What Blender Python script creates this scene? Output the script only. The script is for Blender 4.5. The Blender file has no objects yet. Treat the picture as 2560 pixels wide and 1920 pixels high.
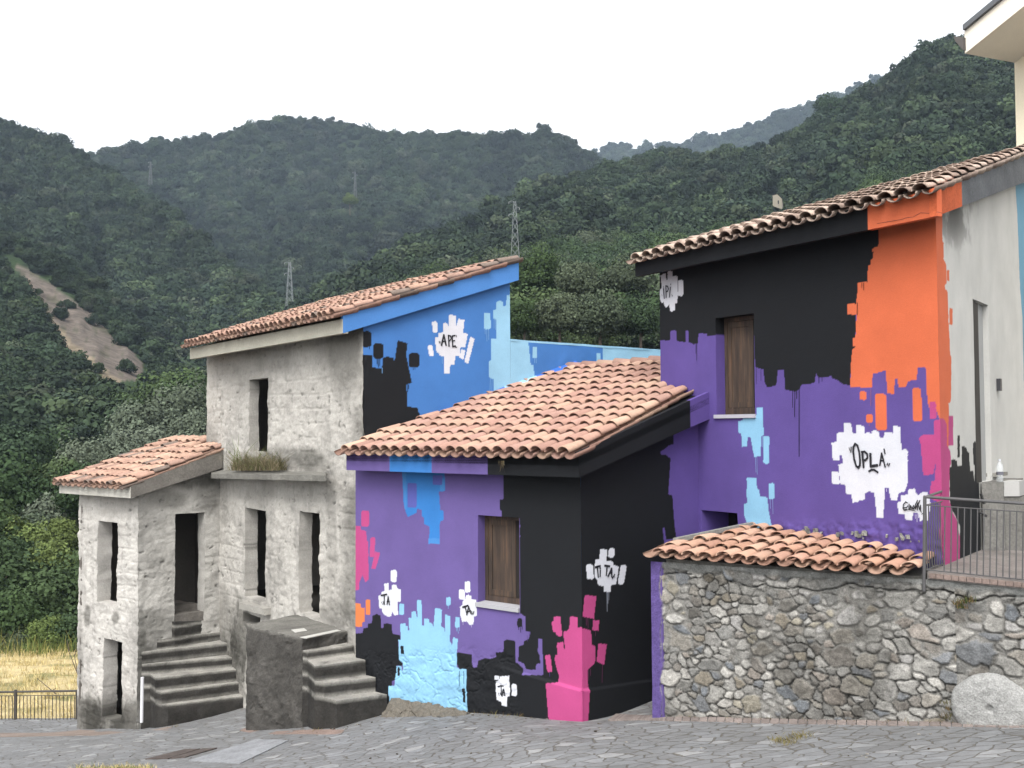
import bpy, bmesh, math, random
import numpy as np
from mathutils import Vector, Matrix
R = math.radians
rng = np.random.default_rng(7)
random.seed(7)

# ------------------------------------------------------------------ camera
F, CX, CY = 2750.0, 1280.0, 960.0          # measured on the photograph, 2560 x 1920
CAMZ, PITCH, ROLL = 3.72, R(2.29), 0.006
scene = bpy.context.scene
COL = scene.collection
cam_data = bpy.data.cameras.new('camera')
cam = bpy.data.objects.new('camera', cam_data); COL.objects.link(cam)
CM = Matrix.Rotation(R(90) + PITCH, 3, 'X') @ Matrix.Rotation(-ROLL, 3, 'Z')
cam.matrix_world = Matrix.Translation((0, 0, CAMZ)) @ CM.to_4x4()
cam_data.sensor_width = 36; cam_data.sensor_fit = 'HORIZONTAL'
cam_data.lens = F / 2560 * 36
cam_data.clip_start = 0.1; cam_data.clip_end = 9000
scene.camera = cam

# ------------------------------------------------------------------ light
SUN_EL, SUN_AZ = R(52), R(196)     # azimuth measured from +Y clockwise: to the left
w = bpy.data.worlds.new('World'); scene.world = w; w.use_nodes = True
nt = w.node_tree; nt.nodes.clear()
wo = nt.nodes.new('ShaderNodeOutputWorld'); bg = nt.nodes.new('ShaderNodeBackground')
sky = nt.nodes.new('ShaderNodeTexSky'); sky.sky_type = 'NISHITA'; sky.sun_disc = False
sky.sun_elevation = SUN_EL; sky.sun_rotation = SUN_AZ; sky.air_density = 1.0; sky.dust_density = 5.0; sky.ozone_density = 1.0; sky.altitude = 300
hs = nt.nodes.new('ShaderNodeHueSaturation'); hs.inputs['Saturation'].default_value = 0.10
nt.links.new(sky.outputs[0], hs.inputs['Color']); nt.links.new(hs.outputs[0], bg.inputs[0]); nt.links.new(bg.outputs[0], wo.inputs[0])
bg.inputs[1].default_value = 0.15
sd = bpy.data.lights.new('sun', 'SUN'); sd.energy = 0.7; sd.angle = R(35); sd.color = (1.0, 0.965, 0.92)
so = bpy.data.objects.new('sun', sd); COL.objects.link(so)
sdir = Vector((math.sin(SUN_AZ) * math.cos(SUN_EL), math.cos(SUN_AZ) * math.cos(SUN_EL), math.sin(SUN_EL)))
so.rotation_euler = (-sdir).to_track_quat('-Z', 'Y').to_euler(); so.location = (-8, -8, 18)
vs = scene.view_settings
vs.view_transform = 'Standard'; vs.look = 'None'; vs.gamma = 1.0; vs.use_curve_mapping = False
vs.exposure = 1.5

# ------------------------------------------------------------------ measuring helpers
CMT = np.array(CM)
def ray(x, y):
    d = CM @ Vector((x - CX, CY - y, -F))
    return d / d.y                       # unit step in world Y
def at_y(x, y, Y):
    d = ray(x, y); return Vector((d.x * Y, Y, CAMZ + d.z * Y))
def on_z(x, y, z):
    d = ray(x, y); t = (z - CAMZ) / d.z
    return Vector((d.x * t, t, z))
def proj(P):                              # (n,3) -> px,py
    L = (np.asarray(P) - np.array([0, 0, CAMZ])) @ CMT
    return CX + F * L[:, 0] / -L[:, 2], CY - F * L[:, 1] / -L[:, 2]
def vdir(xv):
    v = Vector((xv - CX, F)); return v.normalized()

class Plane:
    """vertical wall plane: P + d*u + n*o ; u grows to the right, n points to the street"""
    def __init__(s, P, d):
        s.P = Vector(P[:2]); s.d = Vector(d[:2]).normalized(); s.n = Vector((s.d.y, -s.d.x))
    def pt(s, u, z, o=0.0):
        q = s.P + s.d * u + s.n * o; return Vector((q.x, q.y, z))
    def hit(s, x, y, o=0.0):
        d = ray(x, y); q = s.P + s.n * o
        t = (q.dot(s.n)) / (d.x * s.n.x + d.y * s.n.y)
        p = Vector((d.x * t, d.y * t)); return (p - q).dot(s.d), CAMZ + d.z * t
    def h3(s, x, y, o=0.0):
        u, z = s.hit(x, y, o); return s.pt(u, z, o)
    def u(s, x, y, o=0.0): return s.hit(x, y, o)[0]
    def z(s, x, y, o=0.0): return s.hit(x, y, o)[1]
    def uof(s, P): return (Vector(P[:2]) - s.P).dot(s.d)

Cc = at_y(1455, 1600, 14.0)
PF = Plane(Cc, -vdir(-1800)); PS = Plane(Cc, vdir(4580))
RF = Plane(at_y(1748, 1200, 15.45), -vdir(-410))
BSc = RF.h3(2349, 983); BS = Plane(BSc, vdir(3200))
SW = Plane(at_y(1657, 1600, 13.4), -vdir(-2600))
Gc = at_y(908, 1000, 17.0)
GF = Plane(Gc, -vdir(-640)); BW = Plane(Gc, vdir(6000))
_a = GF.h3(550, 1200); _d = vdir(4500)
_t = 1.676
for _ in range(20):
    q = Vector((_a.x - _d.x * _t, _a.y - _d.y * _t, 1.0)); px = proj([q])[0][0]; _t += (px - 345) * 0.006
K = Vector((_a.x - _d.x * _t, _a.y - _d.y * _t))
AS = Plane(K, _d); AF = Plane(K, -vdir(-1850))

# ------------------------------------------------------------------ numpy noise
def _hash(ix, iy, iz, seed):
    h = (ix * 374761393 + iy * 668265263 + iz * 2147483647 + seed * 974634777) & 0xffffffff
    h = ((h ^ (h >> 13)) * 1274126177) & 0xffffffff
    h = h ^ (h >> 16)
    return (h & 0xffff) / 65535.0
def vnoise(P, scale=1.0, seed=0):
    P = np.asarray(P, dtype=float) * scale
    i = np.floor(P).astype(np.int64); f = P - i; f = f * f * (3 - 2 * f)
    r = 0
    for dx in (0, 1):
        for dy in (0, 1):
            for dz in (0, 1):
                wgt = (f[:, 0] if dx else 1 - f[:, 0]) * (f[:, 1] if dy else 1 - f[:, 1]) * (f[:, 2] if dz else 1 - f[:, 2])
                r = r + wgt * _hash(i[:, 0] + dx, i[:, 1] + dy, i[:, 2] + dz, seed)
    return r * 2 - 1
def fbm(P, scale=1.0, seed=0, oct=4, gain=.5):
    P = np.asarray(P, dtype=float); a, s, r, n = 1.0, scale, 0, 0
    for k in range(oct):
        r = r + a * vnoise(P, s, seed + k * 17); n += a; a *= gain; s *= 2.03
    return r / n
def sstep(a, b, x):
    t = np.clip((x - a) / (b - a), 0, 1); return t * t * (3 - 2 * t)

ALB = 0.60
def lin(h):
    h = h.lstrip('#'); c = [int(h[i:i + 2], 16) / 255 for i in (0, 2, 4)]
    c = np.array([v / 12.92 if v <= .04045 else ((v + .055) / 1.055) ** 2.4 for v in c])
    return c * ALB

# ------------------------------------------------------------------ object helpers
def tag(o, label=None, cat=None, group=None, kind=None):
    if label: o['label'] = label
    if cat: o['category'] = cat
    if group: o['group'] = group
    if kind: o['kind'] = kind
    return o
def empty(name, loc, label, cat, group=None):
    o = bpy.data.objects.new(name, None); COL.objects.link(o); o.location = loc; o.empty_display_size = .2
    bpy.context.view_layer.update()
    return tag(o, label, cat, group)
def link(name, me, mat, parent=None):
    o = bpy.data.objects.new(name, me); COL.objects.link(o)
    if mat is not None:
        for m in (mat if isinstance(mat, (list, tuple)) else [mat]): me.materials.append(m)
    if parent is not None:
        o.parent = parent
        loc = parent.location if parent.type == 'EMPTY' else Vector((0, 0, 0))
        o.matrix_parent_inverse = Matrix.Translation(-loc)
    return o
class MB:
    """collects faces in world space and links them as one mesh object"""
    def __init__(s): s.v, s.f, s.c = [], [], []
    def add(s, V, Fc, col=None):
        b = len(s.v); s.v += [tuple(p) for p in V]; s.f += [tuple(b + i for i in f) for f in Fc]
        s.c += [tuple(col) if col is not None else (1, 1, 1)] * len(V)
    def hexa(s, a, b, c, d, e, f, g, h, col=None):     # bottom abcd, top efgh
        s.add([a, b, c, d, e, f, g, h], [(0, 3, 2, 1), (4, 5, 6, 7), (0, 1, 5, 4), (1, 2, 6, 5), (2, 3, 7, 6), (3, 0, 4, 7)], col)
    def prism(s, pts, vec, col=None):
        n = len(pts); vec = Vector(vec)
        s.add([Vector(p) for p in pts] + [Vector(p) + vec for p in pts],
              [tuple(range(n))[::-1], tuple(range(n, 2 * n))] + [(i, (i + 1) % n, n + (i + 1) % n, n + i) for i in range(n)], col)
    def box(s, c, sx, sy, sz, rz=0, col=None):
        cs, sn = math.cos(rz), math.sin(rz); P = []
        for z in (0, sz):
            for x, y in ((-sx / 2, -sy / 2), (sx / 2, -sy / 2), (sx / 2, sy / 2), (-sx / 2, sy / 2)):
                P.append((c[0] + x * cs - y * sn, c[1] + x * sn + y * cs, c[2] + z))
        s.hexa(*P, col=col)
    def bar(s, a, b, r, n=8, r2=None, col=None):
        a, b = Vector(a), Vector(b); t = (b - a).normalized(); r2 = r if r2 is None else r2
        x = t.orthogonal().normalized(); y = t.cross(x)
        A = [a + (x * math.cos(k * 2 * math.pi / n) + y * math.sin(k * 2 * math.pi / n)) * r for k in range(n)]
        B = [b + (x * math.cos(k * 2 * math.pi / n) + y * math.sin(k * 2 * math.pi / n)) * r2 for k in range(n)]
        s.add(A + B, [(k, (k + 1) % n, n + (k + 1) % n, n + k) for k in range(n)] + [tuple(range(n))[::-1], tuple(range(n, 2 * n))], col)
    def tube(s, pts, r, n=6, col=None):
        for a, b in zip(pts, pts[1:]): s.bar(a, b, r, n, col=col)
    def build(s, name, mat, parent=None, smooth=False, colors=True):
        me = bpy.data.meshes.new(name); me.from_pydata(s.v, [], s.f); me.update()
        if colors:
            at = me.color_attributes.new('paint', 'FLOAT_COLOR', 'POINT')
            c = np.ones((len(s.v), 4)); c[:, :3] = np.array(s.c); at.data.foreach_set('color', c.ravel())
        if smooth: me.shade_smooth()
        return link(name, me, mat, parent)
def np_mesh(name, V, Q, mat, parent=None, color=None, smooth=False, cols=None):
    me = bpy.data.meshes.new(name)
    V = np.asarray(V, dtype=np.float32); Q = np.asarray(Q, dtype=np.int32); k = Q.shape[1]
    me.vertices.add(len(V)); me.vertices.foreach_set('co', V.ravel())
    me.loops.add(Q.size); me.loops.foreach_set('vertex_index', Q.ravel())
    me.polygons.add(len(Q)); me.polygons.foreach_set('loop_start', np.arange(0, Q.size, k, dtype=np.int32))
    me.polygons.foreach_set('loop_total', np.full(len(Q), k, dtype=np.int32))
    me.update(calc_edges=True); me.validate()
    if color is not None:
        at = me.color_attributes.new('paint', 'FLOAT_COLOR', 'POINT')
        c = np.ones((len(V), 4), dtype=np.float32); c[:, :3] = color; at.data.foreach_set('color', c.ravel())
    if smooth: me.shade_smooth()
    if mat is False: return me
    return link(name, me, mat, parent)
def roughen(o, cell=.06, amp=.012, scale=6, seed=3):
    """wear: cut the mesh into small faces and push them about with a noise of position"""
    bm = bmesh.new(); bm.from_mesh(o.data)
    bmesh.ops.remove_doubles(bm, verts=bm.verts, dist=1e-4)
    for _ in range(7):
        es = [e for e in bm.edges if e.calc_length() > cell * 1.6]
        if not es: break
        bmesh.ops.subdivide_edges(bm, edges=es, cuts=1, use_grid_fill=True)
        if len(bm.verts) > 60000: break
    P = np.array([v.co[:] for v in bm.verts])
    for v, a, b, c in zip(bm.verts, fbm(P, scale, seed), fbm(P, scale, seed + 5), fbm(P, scale, seed + 9)):
        v.co += Vector((a, b, c * .6)) * amp
    bmesh.ops.triangulate(bm, faces=[f for f in bm.faces if len(f.verts) > 4])
    bm.to_mesh(o.data); bm.free(); o.data.update()

# ------------------------------------------------------------------ materials
def mat_new(name):
    m = bpy.data.materials.new(name); m.use_nodes = True; t = m.node_tree
    return m, t, t.nodes['Principled BSDF']
def nd(t, typ, **kw):
    n = t.nodes.new(typ)
    for k, v in kw.items(): setattr(n, k, v)
    return n
def ramp(t, stops, interp='LINEAR'):
    n = t.nodes.new('ShaderNodeValToRGB'); n.color_ramp.interpolation = interp; el = n.color_ramp.elements
    while len(el) < len(stops): el.new(.5)
    for e, (p, c) in zip(el, stops):
        e.position = p; e.color = (c, c, c, 1) if isinstance(c, (int, float)) else (*c, 1)
    return n
def noise(t, scale, detail=5, rough=.55, vec=None, dist=0):
    n = t.nodes.new('ShaderNodeTexNoise'); n.inputs['Scale'].default_value = scale; n.inputs['Detail'].default_value = detail
    n.inputs['Roughness'].default_value = rough; n.inputs['Distortion'].default_value = dist
    if vec is not None: t.links.new(vec, n.inputs['Vector'])
    return n
def coords(t, sc=(1, 1, 1), rot=(0, 0, 0)):
    tc = t.nodes.new('ShaderNodeTexCoord'); mp = t.nodes.new('ShaderNodeMapping')
    mp.inputs['Scale'].default_value = sc; mp.inputs['Rotation'].default_value = rot
    t.links.new(tc.outputs['Object'], mp.inputs['Vector']); return mp.outputs[0]
def mix(t, a, b, fac, mode='MIX'):
    n = t.nodes.new('ShaderNodeMix'); n.data_type = 'RGBA'; n.blend_type = mode
    for k, v in ((6, a), (7, b), (0, fac)):
        sock = n.inputs[k]
        if isinstance(v, (int, float)): sock.default_value = v if k == 0 else (v, v, v, 1)
        elif isinstance(v, (tuple, list, np.ndarray)): sock.default_value = (*v[:3], 1)
        else: t.links.new(v, sock)
    return n.outputs[2]
def bump(t, b, h, strength, dist):
    n = t.nodes.new('ShaderNodeBump'); n.inputs['Strength'].default_value = strength; n.inputs['Distance'].default_value = dist
    t.links.new(h, n.inputs['Height']); t.links.new(n.outputs[0], b.inputs['Normal']); return n

def attr_mat(name, var=.12, vscale=3.0, fine=.1, fscale=45, rough=.8, bs=.35, bd=.004, bscale=70, spec=.3, stretch=(1, 1, 1)):
    """colour from the 'paint' attribute, varied by coarse and fine noise, with a fine bump"""
    m, t, b = mat_new(name)
    a = nd(t, 'ShaderNodeAttribute'); a.attribute_name = 'paint'
    v = coords(t, stretch)
    n1 = noise(t, vscale, 6, .6, v); r1 = ramp(t, [(.25, 1 - var), (.75, 1 + var * .45)])
    t.links.new(n1.outputs[0], r1.inputs[0])
    n2 = noise(t, fscale, 5, .7, v); r2 = ramp(t, [(.3, 1 - fine), (.7, 1 + fine * .5)])
    t.links.new(n2.outputs[0], r2.inputs[0])
    c = mix(t, a.outputs[0], r1.outputs[0], 1.0, 'MULTIPLY'); c = mix(t, c, r2.outputs[0], 1.0, 'MULTIPLY')
    t.links.new(c, b.inputs['Base Color']); b.inputs['Roughness'].default_value = rough; b.inputs['Specular IOR Level'].default_value = spec
    n3 = noise(t, bscale, 6, .65, v); bump(t, b, n3.outputs[0], bs, bd)
    return m
M = {}
M['paint'] = attr_mat('painted_render', .13, 1.9, .08, 55, .78, .7, .004, 75, .2)
M['paint_side'] = M['paint']
M['ruin'] = attr_mat('old_plaster', .14, 1.7, .14, 26, .92, .8, .012, 34, .1)
M['conc'] = attr_mat('weathered_concrete', .35, 2.6, .3, 30, .93, .9, .012, 30, .1)
M['tile'] = attr_mat('terracotta', .16, 9, .14, 60, .85, .5, .003, 80, .15)
M['oldtile'] = attr_mat('lichened_terracotta', .34, 7, .26, 45, .9, .7, .005, 60, .1)
M['stone'] = attr_mat('rubble_stone', .3, 13, .42, 60, .95, 1.0, .014, 45, .1)
M['metal'] = attr_mat('painted_iron', .15, 12, .15, 90, .55, .3, .001, 90, .4)
M['plain'] = attr_mat('plain_render', .08, 1.2, .06, 40, .85, .4, .004, 50, .15)
def wood_mat():
    m, t, b = mat_new('weathered_wood')
    v = coords(t, (30, 30, 1.6)); n = noise(t, 1.0, 8, .65, v, .3)
    a = nd(t, 'ShaderNodeAttribute'); a.attribute_name = 'paint'
    r = ramp(t, [(.3, (.42, .38, .36)), (.5, (.9, .82, .74)), (.68, (1.5, 1.2, .95))]); t.links.new(n.outputs[0], r.inputs[0])
    v2 = coords(t, (6, 6, .9)); n2 = noise(t, 1.4, 5, .6, v2); r2 = ramp(t, [(.35, .45), (.7, 1.5)]); t.links.new(n2.outputs[0], r2.inputs[0])
    c = mix(t, a.outputs[0], r.outputs[0], 1.0, 'MULTIPLY'); c = mix(t, c, r2.outputs[0], 1.0, 'MULTIPLY')
    t.links.new(c, b.inputs['Base Color']); b.inputs['Roughness'].default_value = .8
    bump(t, b, n.outputs[0], .5, .004); return m
M['wood'] = wood_mat()
def flat_mat(name, col, rough=.8, spec=.3):
    m, t, b = mat_new(name)
    v = coords(t); n = noise(t, 30, 4, .6, v); r = ramp(t, [(.3, .88), (.7, 1.08)]); t.links.new(n.outputs[0], r.inputs[0])
    c = mix(t, tuple(col), r.outputs[0], 1.0, 'MULTIPLY'); t.links.new(c, b.inputs['Base Color'])
    b.inputs['Roughness'].default_value = rough; b.inputs['Specular IOR Level'].default_value = spec; return m
M['ink'] = flat_mat('black_lettering', (.012, .012, .016), .6)

# ------------------------------------------------------------------ painting of walls
def Z(x0, y0, s): return lambda pts: [(x0 + s * a, y0 + s * b) for a, b in pts]
ZG = Z(860, 1130, .44006); Z5 = Z(860, 600, .36166); Z1 = Z(1560, 350, .45208); Z2 = Z(1560, 1000, .45208)
ZC = Z(2360, 1100, .24096); ZB = Z(2280, 440, .21705); ZT = Z(1440, 1350, .12658); ZO = Z(2050, 1050, .16878); ZI = Z(1640, 660, .07233); ZP = Z(860, 1440, .14467)
def dab(x0, y0, x1, y1, sh=0.0, r=.28):
    """rounded brush stroke; sh shifts the lower end sideways"""
    w, h = x1 - x0, y1 - y0; q = min(w, h) * r; out = []
    for cx, cy, a0 in ((x1 - q, y0 + q, -90), (x1 - q, y1 - q, 0), (x0 + q, y1 - q, 90), (x0 + q, y0 + q, 180)):
        for k in range(4):
            a = R(a0 + k * 30); x, y = cx + q * math.cos(a), cy + q * math.sin(a)
            out.append((x + sh * (y - y0) / h, y))
    return out
def inpoly(px, py, poly):
    poly = np.asarray(poly, float); x0, y0 = poly.min(0); x1, y1 = poly.max(0)
    res = np.zeros(len(px), bool); m = (px >= x0) & (px <= x1) & (py >= y0) & (py <= y1)
    if not m.any(): return res
    X, Y = px[m], py[m]; r = np.zeros(len(X), bool); n = len(poly)
    for i in range(n):
        xa, ya = poly[i]; xb, yb = poly[(i + 1) % n]
        if ya == yb: continue
        c = ((ya > Y) != (yb > Y)) & (X < (xb - xa) * (Y - ya) / (yb - ya) + xa); r ^= c
    res[m] = r; return res
def painter(base, layers, jitter=.35):
    """colour function for wall vertices; ragged brush edges come from a small noise on the position"""
    def f(P):
        px, py = proj(P)
        jx = fbm(P, 22, 5, 2) * jitter; jy = fbm(P, 22, 9, 2) * jitter
        col = np.tile(base, (len(P), 1)).astype(float)
        for c, polys in layers:
            for pl in polys: col[inpoly(px + jx, py + jy, pl)] = c
        return col
    return f
def wall(name, W, zb, zt, u0, u1, openings, paint, mat, parent, res=.014, amp=.002, nscale=5, coarse=0, jamb=None, disp=None, jres=.03, smooth=True):
    """wall face as a fine grid with real openings and reveals. zb, zt: functions of u. openings: (ua, ub, za, zb, depth)"""
    def axis(a, b, keys, r):
        g = list(np.arange(a, b, r)) + [b]
        for k in keys:
            if a < k < b: g = [x for x in g if abs(x - k) > r * .5 or x in (a, b)] + [k]
        return np.array(sorted(set(g)))
    us = axis(u0, u1, [k for o in openings for k in o[:2]], res)
    zb_, zt_ = np.vectorize(zb), np.vectorize(zt)
    B, T = zb_(us), zt_(us)
    zs = axis(B.min(), T.max(), [k for o in openings for k in o[2:4]], res)
    nu, nz = len(us), len(zs)
    U, ZZ = np.meshgrid(us, zs, indexing='ij')
    ZZ = np.minimum(np.maximum(ZZ, B[:, None]), T[:, None])
    idx = np.arange(nu * nz).reshape(nu, nz)
    Q = np.stack([idx[:-1, :-1], idx[1:, :-1], idx[1:, 1:], idx[:-1, 1:]], -1).reshape(-1, 4)
    uc = (us[:-1] + us[1:])[:, None] / 2 + np.zeros((nu - 1, nz - 1)); zc = (ZZ[:-1, :-1] + ZZ[1:, 1:] + ZZ[1:, :-1] + ZZ[:-1, 1:]) / 4
    hgt = np.maximum(ZZ[:-1, 1:] - ZZ[:-1, :-1], ZZ[1:, 1:] - ZZ[1:, :-1])
    keep = (hgt > 1e-4)
    for ua, ub, za, zb2, _ in openings: keep &= ~((uc > ua) & (uc < ub) & (zc > za) & (zc < zb2))
    Q = Q[keep.ravel()]
    def P3(u, z, o=0): return np.stack([W.P.x + W.d.x * u + W.n.x * o, W.P.y + W.d.y * u + W.n.y * o, z], -1)
    V = [P3(U.ravel(), ZZ.ravel())]; C = [paint(V[0])]; n = nu * nz; QQ = [Q]
    for ua, ub, za, zb2, dep in openings:
        os_ = np.append(np.arange(0, dep, jres), dep)
        for (a, b, c, d, flip) in ((ua, za, ua, zb2, 0), (ub, za, ub, zb2, 1), (ua, zb2, ub, zb2, 0), (ua, za, ub, za, 1)):
            L = math.hypot(c - a, d - b); m = max(2, int(L / jres)) + 1; tt = np.linspace(0, 1, m)
            uu = a + (c - a) * tt; z2 = b + (d - b) * tt
            UU, OO = np.meshgrid(uu, os_, indexing='ij'); Z3 = np.meshgrid(z2, os_, indexing='ij')[0]
            Pj = P3(UU.ravel(), Z3.ravel(), -OO.ravel()); cu, cz = (ua + ub) / 2, (za + zb2) / 2
            ue = UU + np.sign(UU - cu) * (.02 if a == c else 0); ze = Z3 + np.sign(Z3 - cz) * (.02 if a != c else 0)
            cj = paint(P3(ue.ravel(), ze.ravel()))
            if jamb is not None: cj = jamb(Pj, cj)
            V.append(Pj); C.append(cj); k = len(os_); ii = np.arange(m * k).reshape(m, k) + n
            q = np.stack([ii[:-1, :-1], ii[1:, :-1], ii[1:, 1:], ii[:-1, 1:]], -1).reshape(-1, 4)
            QQ.append(q if not flip else q[:, ::-1]); n += m * k
    V = np.concatenate(V); C = np.concatenate(C); QQ = np.concatenate(QQ)
    used = np.unique(QQ); remap = -np.ones(len(V), int); remap[used] = np.arange(len(used)); V = V[used]; C = C[used]; QQ = remap[QQ]
    d1 = fbm(V, nscale, 11, 4) * amp
    nrm = np.array([W.n.x, W.n.y, 0.0])
    Vd = V + nrm * d1[:, None]
    if coarse:
        Vd = Vd + np.stack([fbm(V, 3.1, 21, 5, .6), fbm(V, 3.1, 31, 5, .6), fbm(V, 3.1, 41, 5, .6) * .6], -1) * coarse
    if disp is not None: Vd = Vd + nrm * disp(V)[:, None]
    return np_mesh(name, Vd, QQ, mat, parent, C, smooth)
def zline(W, pa, pb, o=0.0):
    """height as a function of u through two picture points on the wall"""
    ua, za = W.hit(*pa, o); ub, zb = W.hit(*pb, o); k = (zb - za) / (ub - ua)
    return lambda u: za + k * (u - ua)
def opening(W, x0, x1, y0, y1, dep):
    xm, ym = (x0 + x1) / 2, (y0 + y1) / 2
    return (W.u(x0, ym), W.u(x1, ym), W.z(xm, y1), W.z(xm, y0), dep)
def drips(name, W, items, mat, parent, **k):
    for it in items: strokes(name, W, [it], mat, parent, **k)
def strokes(name, W, items, mat, parent, proud=.005, zf=None, col=None):
    """brush lettering: flat ribbons of paint; items: (points, width) in picture px"""
    mb = MB()
    for pts, wd in items:
        if zf: pts = zf(pts)
        P = [W.h3(x, y, proud) for x, y in pts]; wd = max(wd, .6)
        for k, (a, b) in enumerate(zip(P, P[1:])):
            t = (b - a)
            if t.length < 1e-5: continue
            t.normalize(); s = Vector((W.n.x, W.n.y, 0)).cross(t).normalized()
            hw = wd * .5 * (a.y / F); a2, b2 = a - t * hw * .6, b + t * hw * .6
            nn = Vector((W.n.x, W.n.y, 0)) * (.0004 * (k % 3))
            mb.add([a2 - s * hw + nn, b2 - s * hw * .92 + nn, b2 + s * hw * .92 + nn, a2 + s * hw + nn], [(0, 1, 2, 3)], col)
    return mb.build(name, mat, parent)

# colours (albedo) -----------------------------------------------------------
PUR = lin('#71609f'); PUR2 = lin('#67549d'); BLK = lin('#191b1f'); BLK2 = lin('#17191d'); PNK = lin('#c4508a'); ORG = lin('#e8764e'); ORG2 = lin('#e6854f')
WHT = lin('#e9ebf3'); SKB = lin('#97cdee'); BRB = lin('#3c86d2'); BLU = lin('#4c84cc'); LBL = lin('#a2d3f0'); GRY = lin('#c4c3be')

# ------------------------------------------------------------------ ground shape
GP = [(.891, 14.0, 0.0), (-1.9, 16.4, -.48), (1.9, 14.85, .10), (1.83, 13.4, .16), (5.13, 11.0, .70), (-4.3, 17.8, -1.10), (-6.9, 20.4, -1.79), (-5.2, 21.0, -1.56),
      (-7.2, 21.0, -1.93), (-8.9, 22.6, -2.32), (-2.4, 15.9, -.55)]
for _x, _y in ((1657, 1797), (1850, 1800), (2100, 1805), (2330, 1810), (2560, 1815), (2760, 1819)):
    _q = SW.h3(_x, _y, .04); GP.append((_q.x, _q.y, _q.z))
for _x, _y in ((1180, 1784), (1320, 1793), (1455, 1799)):
    _q = PF.h3(_x, _y, .03); GP.append((_q.x, _q.y, _q.z))
GP = [g for g in GP if g[:2] not in ((1.83, 13.4), (5.13, 11.0))]
GA, GB, GCc = 1.005, .129, -.08
_gp = np.array(GP); _res = _gp[:, 2] - (GA + GB * _gp[:, 0] + GCc * _gp[:, 1])
_D = np.exp(-((_gp[:, None, :2] - _gp[None, :, :2]) ** 2).sum(-1) / 2.6)
_wt = np.linalg.solve(_D + np.eye(len(_gp)) * .004, _res)
def gz(X, Y):
    X = np.atleast_1d(np.asarray(X, float)); Y = np.atleast_1d(np.asarray(Y, float))
    D = np.exp(-((X[:, None] - _gp[None, :, 0]) ** 2 + (Y[:, None] - _gp[None, :, 1]) ** 2) / 2.6)
    return GA + GB * X + GCc * Y + D @ _wt
def gz1(X, Y): return float(gz(X, Y)[0])
def on_ground(x, y, dz=0.0):
    d = ray(x, y); t = 8.0
    for _ in range(60): t = t + ((gz1(d.x * t, t) + dz) - (CAMZ + d.z * t)) / (d.z - GCc - GB * d.x) * .7
    return Vector((d.x * t, t, gz1(d.x * t, t) + dz))
# ------------------------------------------------------------------ roof tiles
def tiles(name, O, du, dv, ncol, s, L, nrow, keep, mat, parent, cols, jit=.006, over=.07, seed=1, rows0=0, skip=0.0, hk=1.0, arch=.82):
    """barrel tiles: concave channel tiles and convex cover tiles, each a shell with its own thickness"""
    r_ = np.random.default_rng(seed); du = Vector(du).normalized(); dv = Vector(dv).normalized(); n = du.cross(dv).normalized()
    if n.z < 0: n = -n
    ns = 7; th = np.linspace(0, math.pi, ns); V, Q, C = [], [], []; nb = 0
    def shell(cu, v0, v1, r0, r1, h0, h1, up, col, tw, tk=.014):
        nonlocal nb
        P = []
        for rr, vv, hh in ((r0, v0, h0), (r1, v1, h1), (r0 - tk, v0, h0), (r1 - tk, v1, h1)):
            x = np.cos(th) * rr; z = np.sin(th) * rr * arch * up
            cuu = cu + tw * (vv - v0)
            P.append(np.array([O + du * (cuu + a) + dv * vv + n * (hh + b) for a, b in zip(x, z)]))
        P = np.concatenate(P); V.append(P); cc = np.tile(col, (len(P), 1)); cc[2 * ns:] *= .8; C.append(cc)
        for k in range(ns - 1):
            Q.append((nb + k, nb + k + 1, nb + ns + k + 1, nb + ns + k)); Q.append((nb + 2 * ns + k, nb + 3 * ns + k, nb + 3 * ns + k + 1, nb + 2 * ns + k + 1))
            Q.append((nb + k, nb + 2 * ns + k, nb + 2 * ns + k + 1, nb + k + 1))
        for k in (0, ns - 1): Q.append((nb + k, nb + ns + k, nb + 3 * ns + k, nb + 2 * ns + k))
        nb += 4 * ns
    for i in range(ncol + 1):
        rowoff = r_.normal(0, .02)
        for j in range(nrow):
            for kind in (0, 1):
                if kind == 1 and i == ncol: continue
                cu = i * s if kind == 0 else (i + .5) * s
                v0 = j * L + (rowoff if j else 0) + r_.normal(0, jit * 1.5) + (-.035 if kind == 0 else 0)
                c = O + du * cu + dv * (v0 + L * .5)
                if not keep(c.x, c.y): continue
                if kind == 1 and r_.random() < skip: continue
                base = np.array(cols[r_.integers(len(cols))]); col = base * (1 + r_.normal(0, .055)); col = np.clip(col, .01, 1)
                cu += r_.normal(0, jit); tw = r_.normal(0, jit * 1.5); lift = abs(r_.normal(0, jit))
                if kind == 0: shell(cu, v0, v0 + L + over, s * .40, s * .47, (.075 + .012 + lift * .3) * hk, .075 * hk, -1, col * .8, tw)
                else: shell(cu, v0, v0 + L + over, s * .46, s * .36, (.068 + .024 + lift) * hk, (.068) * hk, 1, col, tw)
    return np_mesh(name, np.concatenate(V), np.array(Q), mat, parent, np.concatenate(C), False)
def in_poly_xy(poly):
    pp = [(p[0], p[1]) for p in poly]
    def k(x, y):
        c = False
        for i in range(len(pp)):
            xa, ya = pp[i]; xb, yb = pp[(i + 1) % len(pp)]
            if (ya > y) != (yb > y) and x < (xb - xa) * (y - ya) / (yb - ya) + xa: c = not c
        return c
    return k
TC = [lin('#c6a190'), lin('#c09a89'), lin('#cba793'), lin('#c19b8d'), lin('#cfad97'), lin('#bb9485')]
TCO = [lin('#cfab96'), lin('#c5a18f'), lin('#cba592'), lin('#bd9c8c'), lin('#d3b09b'), lin('#95857b')]
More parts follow.
